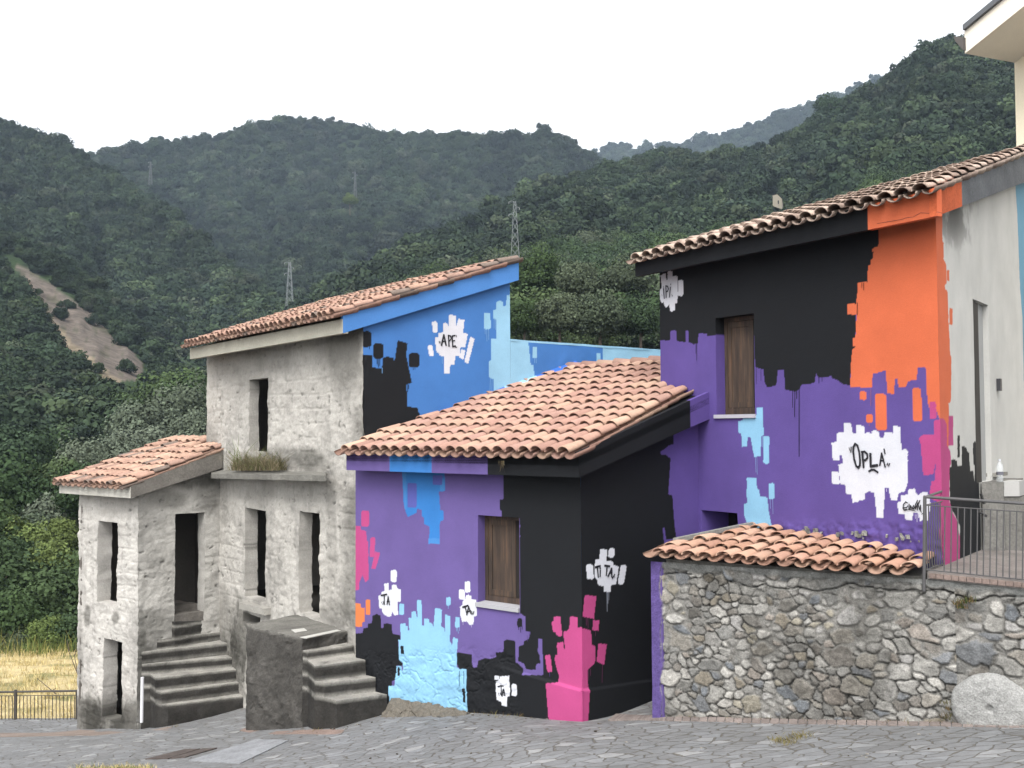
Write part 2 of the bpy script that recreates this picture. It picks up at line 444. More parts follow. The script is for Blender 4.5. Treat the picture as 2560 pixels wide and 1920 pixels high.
TCR = [lin('#d8c2b3'), lin('#cbb3a4'), lin('#dfc9b8'), lin('#b39d90')]
def board(mb, W, ua, ub, z0a, z1a, z0b, z1b, o, th, col):
    """fascia board lying o in front of the wall plane W"""
    A = [W.pt(ua, z0a, o), W.pt(ub, z0b, o), W.pt(ub, z0b, o - th), W.pt(ua, z0a, o - th)]
    B = [W.pt(ua, z1a, o), W.pt(ub, z1b, o), W.pt(ub, z1b, o - th), W.pt(ua, z1a, o - th)]
    mb.hexa(*A, *B, col=col)
def deck(name, pts, th, mat, parent, col):
    mb = MB(); mb.prism(pts, (0, 0, -th), col); return mb.build(name, mat, parent)
def isect(W1, o1, W2, o2):
    p, q = W1.P + W1.n * o1, W2.P + W2.n * o2; d, e = W1.d, W2.d
    den = d.x * e.y - d.y * e.x; t = ((q.x - p.x) * e.y - (q.y - p.y) * e.x) / den
    return p + d * t
def v3(p, z): return Vector((p[0], p[1], z))

def v3p(p, z): return Vector((p[0], p[1], z))
# ================================================================== PURPLE HOUSE
uL = PF.u(890, 1400); uR = 0.0
purple = empty('painted_house', (Cc.x, Cc.y, 0), 'low tiled house with purple and black mural front between grey ruin and stone shed', 'house')
wz = zline(PF, (1195, 1289), (1299, 1294))
poly = {}
pf_layers = [
 (BLK, [ZG([(905,100),(905,268),(885,270),(885,330),(897,332),(897,372),(1000,375),(1000,925),(1008,932),(990,930),(990,945),(1030,935),(1030,1015),(1060,1022),(1050,1060),(1020,1075),(1020,1095),(990,1105),(990,1195),(975,1190),(972,1080),(965,1070),(925,1065),(907,1075),(905,1135),(862,1140),(862,1165),(830,1175),(800,1172),(760,1185),(757,1225),(735,1225),(725,1190),(725,1150),(640,1138),(640,1200),(655,1235),(692,1240),(700,1700),(1500,1700),(1500,100)])]),
 (PUR, [ZG([(1000,915),(1030,935),(1032,1015),(1060,1022),(1048,1062),(1015,1080),(985,1080),(985,915)]), ZG([(1102,1060),(1127,1062),(1132,1268),(1020,1265),(1018,1232),(985,1198),(972,1198),(972,1110),(990,1105),(990,1190),(1020,1200),(1035,1235),(1090,1238),(1092,1205),(1115,1200),(1112,1150),(1102,1145)])]),
 (BLK, [ZG(dab(985,945,1013,995))]),
 (BRB, [ZG([(330,100),(572,100),(574,222),(540,226),(546,330),(567,335),(565,387),(545,395),(543,523),(480,521),(487,425),(455,410),(455,375),(440,365),(440,328),(415,322),(413,345),(362,370),(350,340),(338,290)])]),
 (lin('#4f92d8'), [ZG([(330,100),(352,100),(356,330),(345,330)]), ZG([(545,150),(572,150),(572,220),(545,222)]), ZG([(480,490),(543,490),(543,523),(480,521)])]),
 (lin('#6366b8'), [ZG(dab(360,176,412,316,0,.15)), ZG(dab(503,130,560,186,0,.15))]),
 (PNK, [ZG([(60,420),(95,420),(95,440),(125,450),(130,500),(138,512),(140,725),(122,740),(105,700),(88,740),(85,782),(60,788)]), ZG(dab(98,332,142,425,0)), ZG(dab(150,485,178,598,-5)), ZG([(155,660),(178,565),(206,575),(180,666)])]),
 (ORG2, [ZG([(60,858),(95,860),(97,882),(118,885),(118,965),(105,967),(103,993),(75,993),(60,990)]), ZG(dab(124,838,150,926))]),
 (BLK, [ZG([(85,1030),(105,1028),(112,1000),(135,998),(137,975),(158,972),(162,930),(185,920),(208,930),(210,1000),(224,998),(225,978),(250,972),(272,980),(274,1030),(318,1040),(320,1068),(308,1072),(312,1180),(330,1190),(332,1215),(300,1213),(298,1295),(273,1300),(280,1460),(60,1460),(60,1030)])]),
 (SKB, [ZP([(970,830),(1060,815),(1065,860),(1098,870),(1108,945),(1128,945),(1115,725),(1170,718),(1168,615),(1238,612),(1258,715),(1270,715),(1258,418),(1340,420),(1352,858),(1388,865),(1385,740),(1440,735),(1470,750),(1472,800),(1520,820),(1548,880),(1575,550),(1692,580),(1680,870),(1735,905),(1740,965),(1750,960),(1750,665),(1838,690),(1830,1130),(1850,1150),(1860,1200),(1870,1195),(1885,1055),(1970,1090),(1950,1310),(1955,1400),(1945,1560),(1985,1610),(2110,1610),(2130,2420),(800,2420),(770,1900),(875,1895),(900,1650),(905,1555),(985,1560),(1005,1650),(1015,1640),(1010,1500),(945,1440),(940,1100),(985,1110)])]),
 (BLK, [ZP(dab(975,1205,1030,1350,8)), ZP(dab(918,1580,955,1730,6)), ZG(dab(672,1343,690,1425))]),
 (SKB, [ZG(dab(580,825,606,872)), ZG(dab(314,862,341,925)), ZG(dab(632,937,658,998))]),
 (WHT, [ZG([(195,818),(212,808),(212,795),(230,790),(228,748),(252,745),(255,785),(272,782),(272,757),(285,752),(298,757),(302,775),(322,780),(322,850),(304,852),(307,925),(287,928),(272,905),(268,932),(250,936),(230,925),(218,912),(214,890),(200,885)]), ZG(dab(266,670,300,738)),
        ZG(dab(685,735,717,797,2)), ZG(dab(652,780,684,840,3)), ZG([(690,832),(692,815),(707,811),(722,817),(725,835),(750,838),(752,870),(757,930),(738,935),(736,980),(715,983),(698,962),(672,965),(660,925),(658,880),(674,868),(672,850)]),
        ZG([(862,1305),(875,1300),(877,1290),(888,1290),(886,1275),(942,1270),(946,1385),(930,1388),(932,1445),(900,1440),(895,1417),(872,1410),(865,1380)]), ZG(dab(853,1270,885,1293)), ZG(dab(957,1316,988,1385))]),
 (PNK, [ZG([(1245,1020),(1270,1015),(1280,1000),(1282,938),(1300,933),(1327,940),(1328,995),(1400,1000),(1400,1600),(1178,1600),(1170,1500),(1155,1312),(1217,1308),(1222,1270),(1210,1240),(1198,1180),(1200,1155),(1212,1150),(1210,1085),(1245,1078),(1250,1120),(1256,1120)]),
        ZG([(1178,965),(1192,960),(1193,938),(1210,934),(1230,938),(1232,975),(1240,1042),(1222,1050),(1205,1035),(1205,1025),(1188,1022)]), ZG(dab(1142,1152,1172,1250,12))]),
]
# a plinth projects a little at the foot of the front and is rough and cracked
plz = zline(PF, (1142, 1632), (1455, 1722))
def pf_disp(P):
    u = (P[:, 0] - PF.P.x) * PF.d.x + (P[:, 1] - PF.P.y) * PF.d.y
    k = np.array([plz(a) for a in u]) ; d = k - P[:, 2]
    low = sstep(0, .03, d)
    px, py = proj(P); rough = sstep(1600, 1660, py) * sstep(1330, 1250, px)
    crack = np.exp(-(fbm(P * np.array([1, 1, 1.8]), 3.2, 77, 4) / .035) ** 2) * rough
    return low * .035 * sstep(1230, 1330, px) + rough * fbm(P, 7, 71, 5) * .022 + fbm(P, 30, 73, 3) * .003 * rough - crack * .014
wo1 = opening(PF, 1195, 1299, 1291, 1513, .24)
zt_pf = PF.z(1455, 1196)
wall('front_wall', PF, lambda u: -1.0, lambda u: zt_pf + .05, uL - .01, 0, [wo1], painter(PUR, pf_layers), M['paint'], purple, res=.0115, amp=.004, nscale=2.5, disp=pf_disp,
     jamb=lambda P, c: c)
ps_layers = [
 (PUR2, [Z2([(275,100),(275,245),(250,250),(228,268),(203,285),(203,300),(232,305),(258,322),(245,520),(268,528),(280,700),(290,765),(232,770),(225,705),(213,705),(222,790),(232,800),(260,1000),(800,1000),(800,100)])]),
 (PNK, [ZG([(1300,1000),(1348,1000),(1400,1012),(1408,1060),(1408,1095),(1428,1103),(1426,1200),(1385,1235),(1388,1360),(1372,1600),(1300,1600)]), ZG([(1368,812),(1434,820),(1420,948),(1356,935)]), ZG([(1415,955),(1450,955),(1445,1015),(1411,1012)]), ZG([(1445,1088),(1494,1092),(1478,1210),(1436,1190)])]),
 (WHT, [ZT([(372,410),(385,378),(460,382),(475,190),(520,180),(610,190),(605,410),(700,415),(740,450),(735,500),(800,505),(842,530),(830,660),(790,870),(730,885),(695,880),(688,1030),(555,1025),(555,915),(470,905),(425,865),(425,790),(365,730),(372,560)]), ZT(dab(650,165,770,345,-20)), ZT(dab(195,480,330,775,25)), ZT(dab(885,495,1005,875,-62))]),
]
ps_end = PS.uof(RF.h3(1748, 1200))
def ps_disp(P):
    px, py = proj(P); z0 = PF.z(1455, 1722); u = (P[:, 0] - PS.P.x) * PS.d.x + (P[:, 1] - PS.P.y) * PS.d.y
    return sstep(0, .03, z0 - .05 * u - P[:, 2]) * .03
wall('side_wall', PS, lambda u: -.6, lambda u: zt_pf + .05 + .34 * u, 0, ps_end + .05, [], painter(BLK2, ps_layers), M['paint'], purple, res=.0125, amp=.004, nscale=2.5, disp=ps_disp)
mb = MB(); zc_ = PF.z(1455, 1722); q = [v3p(Cc, -.6) for _ in range(1)]; n1_, n2_ = Vector((PF.n.x, PF.n.y, 0)), Vector((PS.n.x, PS.n.y, 0)); c0 = q[0]
mb.prism([c0, c0 + n1_ * .036 - Vector((PF.d.x, PF.d.y, 0)) * .004, c0 + n1_ * .036 + n2_ * .031, c0 + n2_ * .031 + Vector((PS.d.x, PS.d.y, 0)) * .004], (0, 0, .6 + zc_ - .015), PNK); mb.build('plinth_corner', M['paint'], purple)
# lettering on the front and the side
TXT1 = [([(210,815),(243,808)],6),([(228,812),(228,866)],5),([(244,866),(250,820),(258,868)],5),([(243,850),(258,848)],4),([(222,848),(226,868)],3),([(213,852),(219,866)],3)]
TXT2 = [([(674,882),(704,872)],7),([(688,878),(697,918)],6),([(697,925),(708,878),(722,920)],6),([(702,908),(720,902)],5),([(726,905),(728,920)],4),([(738,905),(733,922)],4)]
TXT3 = [([(874,1334),(890,1328),(905,1330)],5),([(893,1330),(893,1382)],5),([(897,1388),(906,1340),(913,1385)],5),([(898,1370),(912,1366)],4),([(876,1368),(882,1384)],3),([(886,1368),(890,1380)],3)]
for T_ in (TXT1, TXT2, TXT3): strokes('lettering', PF, [(ZG(p), w * .68) for p, w in T_], M['ink'], purple, proud=.0095)
TT = [([(385,540),(480,510)],30),([(425,530),(440,735)],24),([(478,545),(480,572)],24),([(480,600),(478,718)],24),([(570,505),(665,520)],30),([(615,520),(600,698)],24),([(635,715),(705,560),(708,730)],28),([(660,650),(705,650)],20),([(765,680),(720,755)],20),([(755,730),(768,730)],12)]
strokes('lettering', PS, [(ZT(p), w * .185) for p, w in TT], M['ink'], purple, proud=.0095)
drW = M['plain']
drips('paint_drip', PS, [(ZT(p), w * .1266) for p, w in [([(612,1030),(616,1410)],16),([(632,1030),(630,1250)],14),([(652,1030),(650,1185)],9)]] + [(ZG(p), w * .44) for p, w in []], drW, purple, proud=.008, col=lin('#9aa0ad'))
drips('paint_drip', PS, [(ZG(p), 1.2) for p in [[(1390,1235),(1390,1300)],[(1400,1232),(1400,1270)],[(1468,1205),(1466,1310)],[(1430,1018),(1428,1045)],[(1385,945),(1387,1000)],[(1376,945),(1377,985)]]], drW, purple, proud=.0085, col=lin('#7c3862'))
drips('paint_drip', PF, [(ZG(p), w) for p, w in [([(593,870),(592,890)],1.6),([(645,1000),(650,1030)],1.6),([(638,998),(640,1018)],1.4),([(655,998),(656,1015)],1.4)]], drW, purple, proud=.0085, col=lin('#8cb4e0'))
drips('paint_drip', PF, [(ZG(p), 1.3) for p in [[(677,965),(676,982)],[(724,983),(725,996)],[(705,797),(705,806)]]], drW, purple, proud=.0085, col=lin('#cfcbe4'))
drips('paint_drip', PF, [(ZG(p), 1.5) for p in [[(992,995),(992,1010)],[(1003,995),(1004,1025)],[(1012,990),(1012,1008)],[(655,1245),(654,1330)],[(680,1245),(681,1345)]]], drW, purple, proud=.0085, col=BLK)
drips('paint_drip', PF, [(ZG(p), 1.4) for p in [[(1040,1040),(1043,1075)],[(1052,1022),(1053,1048)],[(1168,1250),(1169,1275)],[(1200,1325),(1202,1380)]]], drW, purple, proud=.0085, col=lin('#57427e'))
# window: frame, two shutter leaves, sill
def shutter(mb, W, ua, ub, za, zb, o, skew=0.0, th=.035, col=lin('#4f4136')):
    """one panelled wooden leaf, its right edge swung inwards by skew"""
    def P(u, z, k): return W.pt(u, z, o - skew * (u - ua) / (ub - ua) + k)
    f = .06
    for a, b, c, d, k in ((ua, ua + f, za, zb, 0), (ub - f, ub, za, zb, 0), (ua + f, ub - f, za, za + f * 1.3, 0), (ua + f, ub - f, zb - f * 1.3, zb, 0), (ua + f, ub - f, za + f * 1.3, zb - f * 1.3, -.014)):
        mb.hexa(P(a, c, k), P(b, c, k), P(b, c, k - th), P(a, c, k - th), P(a, d, k), P(b, d, k), P(b, d, k - th), P(a, d, k - th), col=col)
def window(W, op, parent, split=.72, open_in=.1, name='window'):
    ua, ub, za, zb, dep = op; f = .055; mb = MB(); o = -dep + .1
    col = lin('#4d3f36')
    for a, b, c, d in ((ua, ua + f, za, zb), (ub - f, ub, za, zb), (ua + f, ub - f, za, za + f * 1.6), (ua + f, ub - f, zb - f, zb)):
        mb.hexa(W.pt(a, c, o), W.pt(b, c, o), W.pt(b, c, o - .07), W.pt(a, c, o - .07), W.pt(a, d, o), W.pt(b, d, o), W.pt(b, d, o - .07), W.pt(a, d, o - .07), col=col)
    win = mb.build(name, M['wood'], parent)
    um = ua + f + (ub - ua - 2 * f) * split
    m2 = MB(); shutter(m2, W, ua + f + .004, um, za + f * 1.6 + .004, zb - f - .004, o - .012, 0.02); m2.build('shutter', M['wood'], win)
    m3 = MB(); shutter(m3, W, um + .012, ub - f + .0, za + f * 1.6 + .004, zb - f - .004, o - .03, open_in, col=lin('#221c19')); m3.build('shutter', M['wood'], win)  # right leaf coloured near-black to read as a dark gap
    m4 = MB(); m4.hexa(*[W.pt(u, z, -dep - .05 - k) for z in (za, zb) for u, k in ((ua, 0), (ub, 0), (ub, .02), (ua, .02))], col=(.01, .01, .01)); m4.build('shade_backing', M['ink'], win)  # black sheet behind the leaves, painted to stand for the unlit room
    return win
wn = window(PF, wo1, purple, .74, .16)
sl = MB(); za = wo1[2]
A = [(wo1[0] - .03, .035), (wo1[1] + .0, .035), (wo1[1] + .0, -wo1[4] + .1), (wo1[0] - .0, -wo1[4] + .1)]
sl.hexa(*[PF.pt(u, za - .055, o) for u, o in A], *[PF.pt(u, za + (.0 if o > 0 else .012), o) for u, o in A], col=lin('#b9b9bd')); sl.build('window_sill', M['plain'], purple)
# roof: fascias, deck, tiles
OV = .28
z0 = PF.z(1447, 1194, OV); z1 = PF.z(1444, 1147, OV); ueR = PF.u(1447, 1170, OV); ueL = PF.u(866, 1165, OV)
Ec = PF.pt(ueR, 0, OV); PSe = Plane(Ec, PS.d)
zr0 = PSe.z(1447, 1194); zc_t = PSe.z(1444, 1131)
ue, ze0 = PSe.hit(1778, 1045); _, ze1 = PSe.hit(1778, 977)
mb = MB(); cuts = [(866, PUR), (974, lin('#4388d4')), (1079, PUR), (1219, BLK), (1447, None)]
for (a, c), (b, _) in zip(cuts, cuts[1:]):
    board(mb, PF, PF.u(a, 1165, OV) if a > 866 else ueL, PF.u(b, 1165, OV) if b < 1447 else ueR, z0, z1 + .02, z0, z1 + .02, OV, .07, c)
fas = mb.build('fascia', M['paint'], purple)
mb = MB(); ub1 = PSe.u(1735, 1000); k0 = lambda u: zr0 + (ze0 - zr0) * u / ue; k1 = lambda u: zc_t + (ze1 - zc_t) * u / ue
ub0 = PSe.u(1716, 1030)
um = (ub1 + ub0) / 2
board(mb, PSe, 0.0, um, z0, zc_t, k0(um), k1(um), 0.0, .07, BLK2); board(mb, PSe, um, ue + .02, k0(um), k1(um), k0(ue), k1(ue), 0.0, .07, PUR2)
mb.build('fascia', M['paint'], purple)
up = Vector((-PF.n.x, -PF.n.y)); sl_p = (ze1 - zc_t) / ((PSe.pt(ue, 0) - PSe.pt(0, 0)).xy.dot(up))
def roofz(P): return zc_t - .03 + sl_p * (Vector((P[0], P[1])) - Ec.xy).dot(up)
def ray_roof(x, y, zf):
    d = ray(x, y); t = 12.0
    for _ in range(200): t += (zf((d.x * t, t)) - (CAMZ + d.z * t)) * -.8 if d.z > 0 else 0
    return Vector((d.x * t, t, CAMZ + d.z * t))
def solve_roof(x, y, zf):
    d = ray(x, y); f0 = zf((0, 0)); f1 = zf((d.x, 1.0)); k = f1 - f0; t = (f0 - CAMZ) / (d.z - k)
    return Vector((d.x * t, t, CAMZ + d.z * t))
EL = PF.pt(ueL, 0, OV); RL = solve_roof(1430, 924, roofz); RR = solve_roof(1652, 908, roofz)
rend = PSe.pt(ue, 0); rf1 = RF.pt(RF.u(1652, 990), 0)
pl = [EL, Ec, rend, rf1, RR, RL]
D = [v3(p, roofz(p) - .02) for p in pl]
deck('roof_deck', [p + Vector((0, 0, -.03)) for p in D], .09, M['paint'], purple, BLK)
span = (Ec - EL).xy.length; ncol = 20; s = span / (ncol + .15)
duP = Vector((PF.d.x, PF.d.y, 0)); dvP = Vector((up.x, up.y, sl_p)).normalized()
E0 = v3(EL, roofz(EL) - .035) - dvP * .09
keepP = in_poly_xy([EL - duP * .1 - v3(up, 0) * .3, Ec + duP * .03 - v3(up, 0) * .3, rend + duP * .0, rf1, RR + duP * .2, RL, RL - duP * .35, BW.pt(BW.u(1100, 1040), 0, .05), BW.pt(.15, 0, .02)])
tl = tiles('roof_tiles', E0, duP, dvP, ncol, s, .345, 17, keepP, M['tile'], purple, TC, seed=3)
# ridge caps
mb = MB(); nR = 7; r0 = np.array(RL); r1 = np.array(RR + duP * .6)
rc = tiles('ridge_tiles', Vector(r0) + Vector((0, 0, -.01)) - dvP * .0, -dvP, (Vector(r1) - Vector(r0)), 1, .22, .34, 7, lambda x, y: True, M['tile'], purple, TC, seed=9)
rc.location += Vector((0, 0, 0))
# mortar flashing against the blue wall
mb = MB()
fl = [(905, 1128), (1000, 1085), (1100, 1045), (1180, 1015), (1260, 980), (1340, 952), (1400, 930), (1440, 915)]
for a, b in zip(fl, fl[1:]):
    A, B = BW.h3(a[0], a[1] - 9, .004), BW.h3(b[0], b[1] - 9, .004); cA = BLK if a[0] < 1050 else (LBL if 1230 < a[0] < 1330 else lin('#3f74d2'))
    o1 = Vector((BW.n.x, BW.n.y, 0)) * .10
    mb.hexa(A + Vector((0, 0, -.12)), B + Vector((0, 0, -.12)), B + o1 + Vector((0, 0, -.16)), A + o1 + Vector((0, 0, -.16)), A + Vector((0, 0, .03)), B + Vector((0, 0, .03)), B + o1 + Vector((0, 0, -.03)), A + o1 + Vector((0, 0, -.03)), col=cA)
mb.build('roof_flashing', M['paint'], purple)
# hidden walls
mb = MB(); b1 = v3(RR, 0) ; b2 = v3(RL, 0)
mb.prism([Vector((b1.x, b1.y, -1)), Vector((b2.x, b2.y, -1)), Vector((b2.x, b2.y, -1)) + Vector((.12, .15, 0)), Vector((b1.x, b1.y, -1)) + Vector((.12, .15, 0))], (0, 0, RL.z + .85), BLU)
lw = PF.pt(uL + .06, -1.0, -.06); mb.prism([lw, lw + Vector((.15, -.12, 0)), Vector((b2.x + .1, b2.y - .1, -1)), Vector((b2.x, b2.y, -1))], (0, 0, 3.2), BLU)
mb.build('back_wall', M['paint'], purple)

# ================================================================== RIGHT HOUSE (black, orange, purple)
uRL = RF.u(1650, 800); uRR = 0 + RF.uof(BSc)
right = empty('painted_house', (BSc.x, BSc.y, 1.5), 'tall tiled house with black, orange and purple mural and a barred terrace at its corner', 'house')
rf_layers = [
 (BLK, [Z1([(-200,100),(1800,100),(1410,440),(1410,560),(1405,590),(1370,600),(1370,618),(1380,620),(1378,655),(1362,660),(1365,690),(1350,695),(1345,785),(1292,790),(1290,850),(1283,905),(1280,1090),(1265,1095),(1270,1140),(1285,1142),(1262,1160),(1255,1240),(1250,1358),(1210,1350),(1175,1325),(1150,1318),(1148,1303),(1105,1315),(1070,1310),(1062,1285),(1055,1345),(985,1350),(968,1380),(945,1392),(890,1380),(885,1268),(850,1272),(843,1355),(795,1370),(780,1350),(770,1270),(725,1255),(720,1080),(560,1075),(505,1080),(460,1085),(458,1068),(412,1072),(408,1125),(385,1130),(358,1118),(355,1055),(342,1055),(340,1118),(292,1112),(290,1055),(258,1052),(255,1108),(-200,1112)])]),
 (ORG, [Z1([(1410,100),(2100,100),(2100,1700),(1760,1700),(1745,1545),(1725,1490),(1690,1485),(1678,1450),(1668,1260),(1650,1255),(1625,1260),(1618,1330),(1570,1332),(1560,1365),(1520,1370),(1510,1322),(1497,1320),(1495,1405),(1455,1402),(1447,1272),(1410,1285),(1375,1295),(1370,1368),(1252,1368),(1255,1240),(1262,1160),(1280,1142),(1265,1140),(1265,1095),(1280,1090),(1285,965),(1237,965),(1235,905),(1283,905),(1290,850),(1292,790),(1345,785),(1350,695),(1365,690),(1362,660),(1378,655),(1380,620),(1370,618),(1370,600),(1405,590),(1410,560)]),
        Z1(dab(1302,1390,1340,1438)), Z1(dab(1385,1403,1450,1605,7)), Z1(dab(1592,1372,1643,1557,6)), Z1(dab(1337,1518,1377,1562))]),
 (SKB, [Z2([(735,42),(768,42),(772,195),(760,200),(755,310),(720,315),(708,250),(700,205),(684,203),(680,255),(652,260),(648,185),(635,185),(630,120),(655,110),(658,85),(735,83)]), Z2(dab(770,198,803,352)), Z2([(678,428),(732,430),(735,490),(748,495),(752,535),(780,533),(795,545),(798,600),(805,640),(818,700),(820,760),(690,760),(685,690),(665,640),(662,575),(680,570)]), Z2(dab(800,460,833,547))]),
 (WHT, [ZO([(240,200),(300,178),(350,182),(350,48),(440,45),(465,75),(470,190),(540,195),(535,75),(570,68),(655,100),(665,195),(720,185),(770,200),(765,165),(820,148),(870,185),(888,268),(945,268),(950,175),(1060,180),(1080,210),(1082,92),(1190,95),(1205,440),(1280,432),(1300,470),(1300,900),(1280,990),(1255,1060),(1165,1080),(1140,1185),(1050,1180),(1015,1010),(950,1010),(955,1150),(935,1445),(840,1445),(805,1070),(720,1060),(668,1090),(665,1180),(575,1185),(570,1220),(480,1220),(465,1100),(390,1100),(372,950),(300,950),(270,665),(335,640),(325,522),(290,520),(288,592),(188,590),(170,335),(245,325)]), ZO(dab(165,760,275,955,20)),
        ZO([(1200,1120),(1305,1100),(1310,1030),(1400,1015),(1425,1100),(1475,1110),(1480,1075),(1590,1070),(1625,1180),(1640,1250),(1600,1480),(1480,1490),(1450,1380),(1380,1370),(1360,1480),(1265,1480),(1255,1390),(1165,1390),(1140,1220),(1200,1210)])]),
 (WHT, [ZI([(155,400),(250,340),(325,330),(355,550),(405,550),(400,270),(470,245),(555,245),(575,425),(745,415),(755,700),(735,1340),(700,1360),(650,1355),(655,1610),(530,1640),(485,1610),(465,1400),(370,1500),(310,1480),(260,1310),(215,1360),(160,1280),(110,980),(130,890),(200,850)]), ZI(dab(765,555,945,1110,-8))]),
 (PNK, [Z2(dab(1688,10,1724,105,4)), Z2([(1712,115),(1740,108),(1850,110),(1850,1000),(1760,880),(1750,800),(1745,570),(1690,540),(1692,500),(1700,452),(1720,445),(1722,350),(1710,412),(1655,415),(1640,240),(1632,215),(1645,195),(1700,193),(1714,190)])]),
]
OR_C = .354
wo2 = opening(RF, 1790, 1886, 789, 1036, .26)
lo2 = opening(RF, 1754, 1844, 1279, 1345, .5)
ztr = zline(RF, (1650, 668), (2339, 532))
def rf_jamb(P, c):
    return c
wall('front_wall', RF, lambda u: .6, lambda u: ztr(u) + .12, uRL, uRR, [wo2, lo2], painter(PUR2 * 1.0, rf_layers), M['paint'], right, res=.0125, amp=.004, nscale=2.2,
     disp=lambda P: sstep(1290, 1330, proj(P)[1]) * fbm(P, 9, 7, 4) * .04, jamb=rf_jamb)
OT = [([(430,410),(438,450)],10),([(462,400),(455,478)],14),
      ([(520,352),(495,400),(492,470),(505,580),(535,680),(565,705),(590,670),(592,590),(580,470),(555,380),(520,352)],26),
      ([(625,480),(645,700)],28),([(615,475),(660,468),(700,505),(702,560),(670,595),(635,600)],24),
      ([(745,500),(750,685),(850,670)],30),([(885,670),(912,490),(965,695)],20),([(895,600),(945,600)],18),
      ([(948,430),(962,500)],16),([(1003,640),(992,668)],14),([(1030,645),(1015,682)],14),([(722,760),(760,738),(800,738),(858,775)],22)]
SG = [([(1295,1230),(1270,1212),(1235,1250),(1232,1300),(1280,1300),(1300,1270)],12),([(1228,1300),(1245,1335),(1285,1325)],14),([(1320,1245),(1315,1320)],12),([(1340,1265),(1330,1320),(1350,1280),(1365,1320)],12),([(1390,1265),(1370,1300),(1385,1320),(1405,1280)],12),([(1445,1190),(1415,1250),(1410,1320)],12),([(1480,1190),(1445,1260),(1440,1335)],12),([(1410,1320),(1450,1230),(1475,1330),(1490,1260),(1490,1350)],12),([(1240,1340),(1330,1325),(1415,1350)],8),([(1495,1355),(1505,1370)],8),([(1505,1395),(1520,1385)],9)]
for T_ in (OT, SG): strokes('lettering', RF, [(ZO(p), w * .235) for p, w in T_], M['ink'], right, proud=.0095)
IP = [([(250,790),(258,800)],22),([(255,850),(285,1190)],28),([(340,760),(350,1160)],26),([(330,755),(400,770),(430,860),(400,940),(360,960)],26),([(505,700),(510,702)],26),([(495,800),(460,1145)],26),([(195,1050),(215,1110)],8),([(545,1040),(560,1130)],10),([(575,1080),(560,1120)],10)]
strokes('lettering', RF, [(ZI(p), w * .14) for p, w in IP], flat_mat('grey_lettering', (.035, .035, .045)), right, proud=.0095)
drips('paint_drip', RF, [(Z1(p), w) for p, w in [([(968,1370),(968,1750)],2.2),([(945,1385),(943,1530)],2.0),([(932,1385),(932,1480)],1.6),([(955,1385),(955,1430)],2.4),([(1325,790),(1325,830)],1.6),([(1315,790),(1315,815)],1.6),([(1290,900),(1289,965)],2),([(402,1125),(402,1220)],1.3),([(397,1125),(397,1180)],1.2),([(757,1270),(757,1330)],1.2),([(731,1262),(731,1350)],1.3),([(1078,1312),(1078,1345)],2),([(1095,1312),(1095,1335)],1.6)]], drW, right, proud=.0085, col=BLK)
drips('paint_drip', RF, [(Z2(p), w) for p, w in [([(727,315),(730,400)],1.4),([(735,312),(737,412)],1.2),([(765,200),(766,260)],1.8),([(808,547),(810,600)],1.4),([(822,547),(824,630)],1.3)]] + [(Z1(p), 1.2) for p in []], drW, right, proud=.0085, col=lin('#93aee4'))
drips('paint_drip', RF, [(ZO(p), w) for p, w in [([(985,1020),(988,1060)],1.6),([(1410,1400),(1412,1460)],1.4),([(1435,1400),(1438,1510)],1.5),([(1455,1380),(1458,1450)],1.8),([(560,720),(562,765)],.8)]], drW, right, proud=.0085, col=lin('#d8d4ec'))
drips('paint_drip', RF, [(Z1(p), 1.4) for p in [[(1365,1375),(1365,1470)],[(1355,1562),(1356,1580)]]], drW, right, proud=.0085, col=lin('#b06a72'))
strokes('crack', RF, [(Z1([(1400,462),(1440,455),(1480,448),(1530,440),(1560,430),(1600,425),(1640,402),(1690,406),(1735,398),(1760,405)]), .9)], M['ink'], right, proud=OR_C)
wn2 = window(RF, wo2, right, .74, .14)
sl = MB(); za = wo2[2]; A = [(wo2[0] - .03, .03), (wo2[1] + .02, .03), (wo2[1] + .0, -wo2[4] + .1), (wo2[0] - .0, -wo2[4] + .1)]
sl.hexa(*[RF.pt(u, za - .05, o) for u, o in A], *[RF.pt(u, za, o) for u, o in A], col=lin('#c4c2cc')); sl.build('window_sill', M['plain'], right)
mb = MB(); mb.hexa(*[RF.pt(u, z, -.5 - k) for z in (lo2[2] - .1, lo2[3] + .1) for u, k in ((lo2[0] - .1, 0), (lo2[1] + .1, 0), (lo2[1] + .1, .05), (lo2[0] - .1, .05))], col=(.01, .01, .012)); mb.build('niche_shade_sheet', M['paint'], right)  # near-black sheet closes the opening, its deep shade put into the colour
